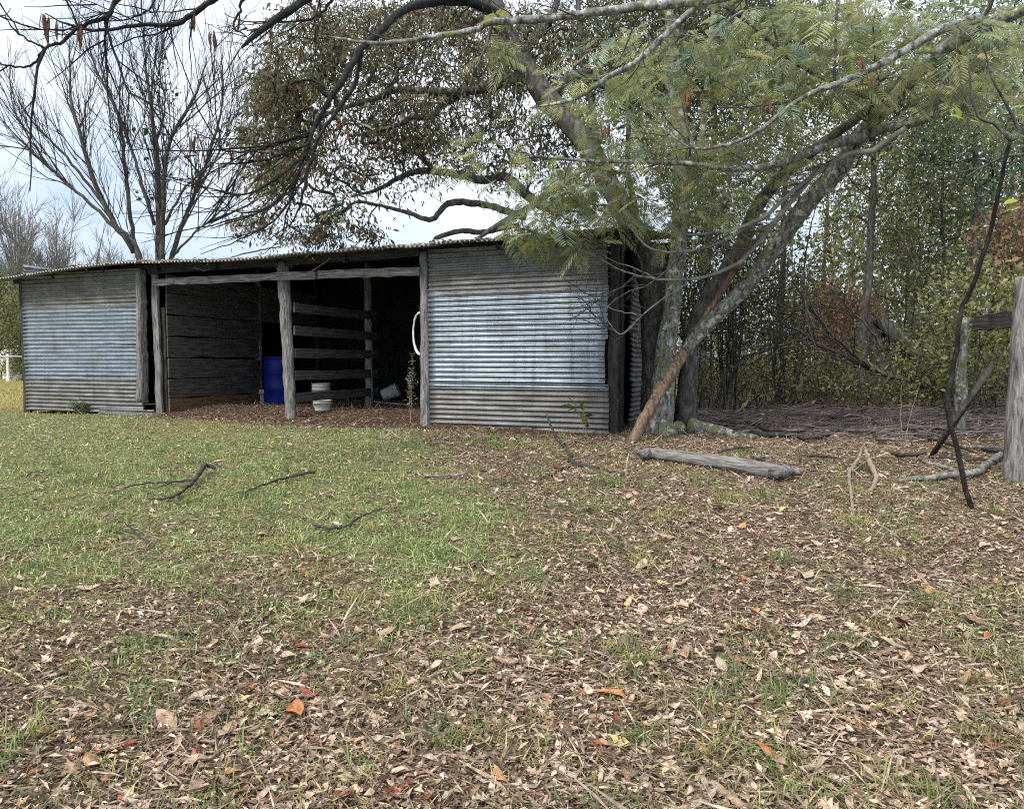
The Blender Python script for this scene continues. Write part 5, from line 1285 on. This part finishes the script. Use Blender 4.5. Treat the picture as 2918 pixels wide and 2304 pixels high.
stick('fallen_branch', 'pinkish bare stick bent like a hook in the leaf litter', 'branch', [(676, 1812, .009), (680, 1770, .009), (705, 1732, .008), (745, 1710, .007), (800, 1698, .005)], M['stick_tan'])
stick('fallen_branch', 'pale branch on brown litter in front of the right post', 'branch', [(1160, 1342, .007), (1200, 1352, .012), (1240, 1355, .013), (1330, 1350, .010)], M['stick'], over=0.02)
stick('fallen_branch', 'thin arched twig on the dirt in front of the open bay', 'branch', [(866, 1232, .006), (895, 1213, .007, .05), (920, 1205, .007, .08), (950, 1204, .006, .06), (980, 1209, .004)], M['stick_tan'])
stick('fallen_branch', 'split brown stick in the leaves at the bottom right', 'branch', [(1980, 2205, .008), (2030, 2235, .014), (2090, 2275, .014), (2130, 2300, .008)], M['stick_tan'])
stick('fallen_branch', 'dark flat stick half buried in leaves at the lower right', 'branch', [(2205, 1946, .006), (2280, 1938, .009), (2360, 1928, .008)], M['stick_dark'])
# a broken branch hanging off the roof
P_, R_ = pxpath([(864, 788, 10.75, .004), (895, 768, 10.75, .008), (930, 745, 10.8, .010), (958, 718, 10.85, .012), (1000, 706, 11.0, .014), (1050, 708, 11.4, .010), (1120, 704, 11.6, .006)], 26, 0.003)
mb = MB(); tubes(mb, P_[None], R_[None], 7, cap=True, rough=0.05)
tag(mb.build('fallen_branch', M['stick_tan'], loc=tuple(P_[3])), 'crooked bare branch hanging off the roof edge over the open bay', 'branch')
P_, R_ = pxpath([(552, 762, 11.5, .004), (590, 770, 11.5, .007), (610, 752, 11.6, .008), (640, 738, 11.8, .010), (740, 712, 12.2, .014), (800, 702, 12.5, .01)], 22, 0.004)
mb = MB(); tubes(mb, P_[None], R_[None], 7, cap=True, rough=0.05)
tag(mb.build('fallen_branch', M['stick_tan'], loc=tuple(P_[2])), 'thin curved branch dangling over the roof edge above the plank wall', 'branch')
# loose sticks under the trees
for k in range(46):
    px, py = rng.uniform(1980, 2880), rng.choice([rng.uniform(1125, 1230), rng.uniform(1180, 1310)])
    ln = rng.uniform(60, 260); sl = rng.normal(0, 0.12)
    r_ = rng.uniform(.008, .024)
    pts = [(px, py, r_), (px + ln * .5, py + ln * .5 * sl + rng.normal(0, 3), r_ * 1.1, r_ + rng.uniform(0.02, .08)), (px + ln, py + ln * sl, r_ * .5, rng.uniform(0.02, .12))]
    stick('fallen_stick', 'thin dead stick strewn in the shaded leaf litter under the trees', 'stick', pts, [M['stick'], M['stick_dark'], M['stick_dark']][k % 3], group='dead sticks strewn under the trees', S=5, n=9)

# ------------------------------------------------------------------ ground cover
def polar(n, r0, r1, power=1.0, half=0.92):
    """scatter on the ground in front of the viewpoint, thinning with distance"""
    u = rng.random(n)
    r = (r0 ** power + u * (r1 ** power - r0 ** power)) ** (1 / power)
    a = rng.uniform(-half, half, n)
    return r * np.sin(a), r * np.cos(a)

def indoor(x, y):
    t, D = shed_tD(x, y)
    return (D > 0.05) & (D < 4.5) & (t > -0.1) & (t < 10.8)
def in_wall(x, y):
    t, D = shed_tD(x, y)
    return (D > -0.12) & (D < 4.5) & (((t > -0.1) & (t < 2.55)) | ((t > 7.8) & (t < 10.8)))

def leaf_template(kind, st=6):
    """unit leaf along +X: stations of left edge, midrib, right edge"""
    if kind == 'lance': s = np.linspace(0, 1, st); w = 0.15 * np.sin(PI * s ** 0.8) + 0.004
    elif kind == 'oval': s = np.linspace(0, 1, st); w = 0.24 * np.sin(PI * s ** 0.9) ** 0.8 + 0.004
    elif kind == 'oak': s = np.array([0, .16, .26, .38, .5, .6, .72, .8, .9, 1.0]); w = np.array([.01, .02, .20, .07, .27, .09, .25, .08, .12, .005])
    else: s = np.array([0, .14, .22, .42, .55, .62, .8, 1.0]); w = np.array([.01, .03, .10, .30, .07, .20, .05, .005])
    curl, cup, twist = rng.normal(0, 0.35), rng.uniform(-0.25, 0.5), rng.normal(0, 0.5)
    v = []
    for a, b in zip(s, w):
        z = curl * (a - 0.5) ** 2 * 1.6 + 0.03 * math.sin(a * 9)
        tw = twist * (a - 0.5)
        for sg in (1, 0, -1):
            v.append((a - 0.5, sg * b * math.cos(tw), z + cup * abs(sg) * b + sg * b * math.sin(tw)))
    m = len(s)
    q = [(3 * k + j, 3 * k + 1 + j, 3 * k + 4 + j, 3 * k + 3 + j) for k in range(m - 1) for j in (0, 1)]
    return np.array(v), np.array(q)

def scatter_leaves(mb, x, y, L, cols, kinds, tilt=0.35, lift=0.012, nt_=8):
    n = len(x)
    which = rng.integers(0, nt_, n)
    z = gz(x, y)
    tm = [leaf_template(kinds[k % len(kinds)]) for k in range(nt_)]
    for k in range(nt_):
        i = np.where(which == k)[0]
        if not len(i): continue
        v, q = tm[k]
        m = len(i)
        up = nrm(np.concatenate([rng.normal(0, tilt, (m, 2)), np.ones((m, 1))], 1))
        a = rng.random(m) * 2 * PI
        ex = np.stack([np.cos(a), np.sin(a), np.zeros(m)], -1); ex = nrm(ex - up * (ex * up).sum(1, keepdims=True))
        ey = np.cross(up, ex)
        R_ = np.stack([ex, ey, up], -1)
        P_ = np.einsum('nij,vj->nvi', R_, v) * L[i][:, None, None] + np.stack([x[i], y[i], z[i] + lift * rng.random(m) + 0.004 + 0.10 * L[i]], -1)[:, None, :]
        qq = (np.arange(m)[:, None, None] * len(v) + q[None]).reshape(-1, 4)
        mb.add(P_.reshape(-1, 3), quads=qq, col=np.repeat(cols[i], len(v), axis=0))

LC = [(0.58, 0.46, 0.355), (0.46, 0.345, 0.255), (0.32, 0.225, 0.165), (0.15, 0.105, 0.078), (0.62, 0.51, 0.40), (0.40, 0.16, 0.07), (0.27, 0.07, 0.05), (0.50, 0.42, 0.18), (0.36, 0.22, 0.12)]
LW = [7, 6, 4.5, 2.4, 3.4, 0.45, 0.35, 0.5, 1.6]
# larger dry leaves
x, y = polar(23000, 1.7, 13.5, 1.15)
lawn, yel, bare = cover(x, y)
keep = (rng.random(len(x)) > lawn * 0.80) & (rng.random(len(x)) > bare * 0.5) & (rng.random(len(x)) > yel * 0.8) & ~in_wall(x, y) & ~(indoor(x, y) & (rng.random(len(x)) < 0.85))
x, y = x[keep], y[keep]
mb = MB()
Lf = 0.047 * np.exp(rng.normal(0, 0.32, len(x)))
scatter_leaves(mb, x, y, Lf, palette(len(x), LC, LW, 0.22), ['lance', 'oval', 'lance', 'oak', 'oval', 'lance', 'gum', 'lance'], tilt=0.32, nt_=16)
# crumbs and fragments of leaf
x, y = polar(190000, 1.7, 16, 1.0)
lawn, yel, bare = cover(x, y)
keep = (rng.random(len(x)) > lawn * 0.86) & (rng.random(len(x)) > yel * 0.85) & ~in_wall(x, y)
x, y, bare = x[keep], y[keep], bare[keep]
n = len(x)
d_ = nrm(np.stack([rng.normal(0, 1, n), rng.normal(0, 1, n), rng.normal(0, 0.22, n)], -1))
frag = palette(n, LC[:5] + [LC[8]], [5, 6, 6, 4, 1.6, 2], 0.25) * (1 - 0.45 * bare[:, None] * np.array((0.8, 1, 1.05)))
leaves(mb, np.stack([x, y, gz(x, y) + 0.006 + 0.012 * rng.random(n)], -1), d_, nrm(np.concatenate([rng.normal(0, 0.35, (n, 2)), np.ones((n, 1))], 1)), 0.036 * np.exp(rng.normal(0, 0.4, n)), 0.014 * np.exp(rng.normal(0, 0.4, n)), frag)
# straw: dead grass and needles
x, y = polar(240000, 1.7, 17, 0.95)
lawn, yel, bare = cover(x, y)
keep = (rng.random(len(x)) > lawn * 0.72) & ~in_wall(x, y)
x, y, bare, yel = x[keep], y[keep], bare[keep], yel[keep]
n = len(x)
d_ = nrm(np.stack([rng.normal(0, 1, n), rng.normal(0, 1, n), np.abs(rng.normal(0, 0.28, n))], -1))
cs = palette(n, [(0.52, 0.42, 0.31), (0.38, 0.28, 0.20), (0.22, 0.15, 0.105), (0.66, 0.56, 0.44), (0.42, 0.38, 0.18)], [4, 5, 4, 2.5, 1.3], 0.2)
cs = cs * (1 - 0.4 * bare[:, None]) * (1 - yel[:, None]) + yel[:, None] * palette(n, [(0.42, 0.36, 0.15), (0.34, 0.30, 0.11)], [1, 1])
leaves(mb, np.stack([x, y, gz(x, y) + 0.004], -1), d_, nrm(np.concatenate([rng.normal(0, 0.5, (n, 2)), np.ones((n, 1))], 1)), 0.075 * np.exp(rng.normal(0, 0.4, n)), 0.0042, cs)
lit = mb.build('leaf_litter', M['litter'], kind='stuff', smooth=False)
lit['label'] = 'dry tan and brown leaf litter covering the yard'; lit['category'] = 'leaf litter'

# grass: blades with one bend, thick on the lawn, scattered tufts elsewhere
def blades(mb, x, y, h, lean, cols, wd=0.0032):
    n = len(x)
    z = gz(x, y) - 0.004
    a = rng.random(n) * 2 * PI
    dx, dy = np.cos(a), np.sin(a)
    ln = lean * np.abs(rng.normal(0.6, 0.5, n)) * h
    b = np.stack([x, y, z], -1)
    m_ = b + np.stack([dx * ln * 0.35, dy * ln * 0.35, h * 0.6], -1)
    e = b + np.stack([dx * ln, dy * ln, h * (0.98 - 0.25 * (ln / h).clip(0, 2))], -1)
    s_ = np.stack([-dy, dx, np.zeros(n)], -1) * wd
    v = np.stack([b - s_, b + s_, m_ + s_ * 0.8, m_ - s_ * 0.8, e], 1).reshape(-1, 3)
    i = np.arange(n)[:, None] * 5
    mb.add(v, quads=i + np.array([[0, 1, 2, 3]]), tris=i + np.array([[3, 2, 4]]), col=np.repeat(cols, 5, axis=0))
GC = [(0.30, 0.40, 0.13), (0.38, 0.47, 0.19), (0.20, 0.27, 0.09), (0.48, 0.55, 0.28), (0.48, 0.44, 0.24)]
mb = MB()
x, y = polar(400000, 3.0, 15.5, 0.9, 0.80)
lawn, yel, bare = cover(x, y)
keep = (rng.random(len(x)) < lawn ** 1.1 * (0.62 + 0.4 * vnoise(x, y, 14, 2.6)).clip(0.1, 1) * (1 - 0.55 * yel)) & ~indoor(x, y) & ~in_wall(x, y)
x, y, yel = x[keep], y[keep], yel[keep]
cg = palette(len(x), GC, [5, 4, 4, 2.4, 1.2], 0.18)
ymix = (rng.random(len(x)) < yel * 0.8)[:, None]
cg = np.where(ymix, palette(len(x), [(0.44, 0.36, 0.13), (0.36, 0.27, 0.12)], [1, 1]), cg)
blades(mb, x, y, 0.031 * np.exp(rng.normal(0, 0.35, len(x))), 2.0, cg, wd=0.0038)
# yellow stubble in the far field
x = rng.uniform(-30, -7.5, 60000); y = rng.uniform(12, 34, 60000)
lawn, yel, bare = cover(x, y)
keep = (rng.random(len(x)) < yel) & ~indoor(x, y) & ~in_wall(x, y)
x, y = x[keep], y[keep]
blades(mb, x, y, 0.06 * np.exp(rng.normal(0, 0.3, len(x))), 1.0, palette(len(x), [(0.46, 0.40, 0.16), (0.38, 0.35, 0.13), (0.28, 0.29, 0.1)], [3, 2, 1]), wd=0.008)
# tufts in the litter
tx, ty = polar(900, 2.0, 9.0, 1.2, 0.75)
pref = 0.5 + 0.5 * vnoise(tx, ty, 12, 0.8)
k = rng.random(900) < 0.25 + 0.75 * pref
tx, ty = tx[k], ty[k]
tx = np.concatenate([tx, [ground_at(a, b)[0] for a, b in ((2085, 1420), (2190, 1420), (2230, 1600), (2440, 1490), (2560, 1590), (1745, 1375), (1180, 1275), (1330, 1265), (1420, 1272), (1480, 1275))]])
ty = np.concatenate([ty, [ground_at(a, b)[1] for a, b in ((2085, 1420), (2190, 1420), (2230, 1600), (2440, 1490), (2560, 1590), (1745, 1375), (1180, 1275), (1330, 1265), (1420, 1272), (1480, 1275))]])
nb = rng.integers(20, 75, len(tx)); nb[-10:] = 120
ii = np.repeat(np.arange(len(tx)), nb)
rad = rng.uniform(0.03, 0.11, len(tx))[ii]
x = tx[ii] + rng.normal(0, 1, len(ii)) * rad; y = ty[ii] + rng.normal(0, 1, len(ii)) * rad
tc_ = palette(len(tx), [(0.20, 0.28, 0.09), (0.17, 0.24, 0.11), (0.36, 0.35, 0.13)], [3, 2, 3], 0.15)[ii] * (1 + rng.normal(0, 0.15, (len(ii), 1)))
keep = ~in_wall(x, y)
blades(mb, x[keep], y[keep], 0.055 * np.exp(rng.normal(0, 0.35, keep.sum())), 1.5, tc_.clip(0.01, 1)[keep], wd=0.0024)
gr = mb.build('grass', M['grass'], kind='stuff')
gr['label'] = 'short green grass of the lawn and tufts among the leaves'; gr['category'] = 'grass'

# the leaves that show largest, one by one
def rnd_leaf_mat():
    m, n, l, b = mat_new('single_dry_leaf')
    oi = n.new('ShaderNodeObjectInfo'); r = n.new('ShaderNodeValToRGB'); r.color_ramp.interpolation = 'CONSTANT'
    cs = [(0.48, 0.36, 0.26), (0.52, 0.40, 0.29), (0.36, 0.25, 0.165), (0.44, 0.17, 0.07), (0.30, 0.075, 0.055), (0.50, 0.27, 0.12), (0.56, 0.47, 0.2), (0.42, 0.30, 0.2), (0.24, 0.15, 0.1)]
    w = np.cumsum([0, .27, .17, .20, .05, .04, .06, .05, .1])
    r.color_ramp.elements[0].color = (*cs[0], 1); r.color_ramp.elements[0].position = 0
    r.color_ramp.elements[1].color = (*cs[1], 1); r.color_ramp.elements[1].position = float(w[1])
    for k in range(2, 9):
        e = r.color_ramp.elements.new(float(w[k])); e.color = (*cs[k], 1)
    l.new(oi.outputs['Random'], r.inputs['Fac'])
    tc = n.new('ShaderNodeTexCoord'); no = n.new('ShaderNodeTexNoise'); no.inputs['Scale'].default_value = 4.5; no.inputs['Detail'].default_value = 6
    l.new(tc.outputs['Object'], no.inputs['Vector'])
    mr = n.new('ShaderNodeMapRange'); mr.inputs['From Min'].default_value = 0.3; mr.inputs['From Max'].default_value = 0.7; mr.inputs['To Min'].default_value = 0.5; mr.inputs['To Max'].default_value = 1.35
    l.new(no.outputs['Fac'], mr.inputs['Value'])
    mx = n.new('ShaderNodeMixRGB'); mx.blend_type = 'MULTIPLY'; mx.inputs['Fac'].default_value = 1
    l.new(r.outputs['Color'], mx.inputs['Color1']); l.new(mr.outputs['Result'], mx.inputs['Color2'])
    l.new(mx.outputs['Color'], b.inputs['Base Color']); b.inputs['Roughness'].default_value = 0.6; b.inputs['Specular IOR Level'].default_value = 0.3
    return m
LM = rnd_leaf_mat()
tmpl = []
for k in range(14):
    v, q = leaf_template(['oak', 'oak', 'gum', 'oval', 'lance', 'oak', 'gum'][k % 7], 8)
    mb = MB(); mb.add(v, quads=q)
    # stalk
    tubes(mb, np.array([[(-0.72, 0.02, 0.02), (-0.6, 0, 0.01), (-0.5, 0, v[1, 2])]]), np.full((1, 3), 0.006), 4)
    tmpl.append(mb.mesh('leaf', LM))
x, y = polar(900, 2.1, 6.2, 1.0, 0.62)
lawn, yel, bare = cover(x, y)
ok = np.where(rng.random(900) > lawn * 0.9)[0][:300]
for k in ok:
    o = bpy.data.objects.new('leaf', tmpl[rng.integers(14)])
    COL.objects.link(o); o.parent = ground
    L_ = 0.088 * math.exp(rng.normal(0, 0.25))
    z = float(gz(x[k], y[k])) + 0.012 + 0.12 * L_
    o.matrix_basis = Matrix.Translation((x[k], y[k], z)) @ Matrix.Rotation(rng.uniform(0, 2 * PI), 4, 'Z') @ Matrix.Rotation(rng.normal(0, 0.3), 4, 'X') @ Matrix.Rotation(rng.normal(0, 0.25), 4, 'Y') @ Matrix.Diagonal((L_, L_, L_, 1))

# leaves blown onto the roof
n = 2600
t_ = rng.uniform(1.0, 9.0, n); D_ = -0.42 + np.abs(rng.normal(0, 1.0, n)).clip(0, 4.2)
mb = MB()
pr_ = SO[None] + SE[None] * t_[:, None] + SP[None] * D_[:, None]
pr_[:, 2] = [float(roof_z(a, b)) + 0.014 for a, b in zip(t_, D_)]
leaves(mb, pr_, nrm(np.stack([rng.normal(0, 1, n), rng.normal(0, 1, n), rng.normal(0, .2, n)], -1)), rdir(n, 1.5), 0.07 * np.exp(rng.normal(0, .3, n)), 0.03, palette(n, LC, LW))
mb.build('roof_leaves', M['litter'], shed, kind='stuff', smooth=False)

# ------------------------------------------------------------------ small plants
def weed(name, label, px, py, h, n, leafs, lw, col, lean=(0, 0), stemmat='stick_tan', arch=0.0):
    c = ground_at(px, py)
    o = thing(name, label, 'plant', c)
    for s_ in range(n):
        u = np.linspace(0, 1, 12)[:, None]
        top = c + np.array((lean[0] + rng.normal(0, 0.12) + arch * s_, rng.normal(0, 0.06), h * rng.uniform(0.7, 1.0)))
        P_ = c + (top - c) * u + np.cumsum(rng.normal(0, h * 0.006, (12, 3)), 0)
        P_[0] = c - np.array((0, 0, 0.03))
        mb_ = MB(); tubes(mb_, P_[None], (0.006 * (1 - 0.7 * u[:, 0]))[None], 5); mb_.build('stem', M[stemmat], o)
        mb_ = MB(); k_ = rng.integers(4, 12, leafs)
        bp = P_[k_] + rng.normal(0, 0.02, (leafs, 3))
        leaves(mb_, bp, nrm(rng.normal(0, 1, (leafs, 3)) * np.array((1, 1, .6))), rdir(leafs, 0.8), lw[0] * np.exp(rng.normal(0, .25, leafs)), lw[1], palette(leafs, col, [1] * len(col)))
        mb_.build('foliage', M['leaf'], o, kind='stuff')
    return o
weed('weed', 'spindly weed with grey seed heads at the mouth of the open bay', 1170, 1205, 0.95, 3, 60, (0.05, 0.02), [(0.25, 0.24, 0.16), (0.12, 0.15, 0.05), (0.3, 0.3, 0.24)], arch=0.05)
weed('weed', 'leafless forked weed stalk before the left metal panel', 150, 1172, 0.55, 2, 3, (0.04, 0.02), [(0.15, 0.14, 0.07)], stemmat='stick_dark', arch=0.12)
weed('weed', 'clump of grey-green weeds at the foot of the left metal panel', 235, 1182, 0.24, 9, 36, (0.08, 0.016), [(0.16, 0.20, 0.10), (0.24, 0.26, 0.15)])
weed('seedling', 'seedling with a few orange and green leaves before the right metal panel', 1672, 1246, 0.66, 2, 7, (0.10, 0.07), [(0.16, 0.22, 0.05), (0.45, 0.14, 0.08), (0.12, 0.16, 0.05)], lean=(-0.12, 0))
weed('weed', 'thin upright weed stalks in the litter behind the standing fork', 2575, 1270, 0.75, 2, 4, (0.04, 0.015), [(0.3, 0.26, 0.16)], stemmat='stick_tan', arch=0.12)
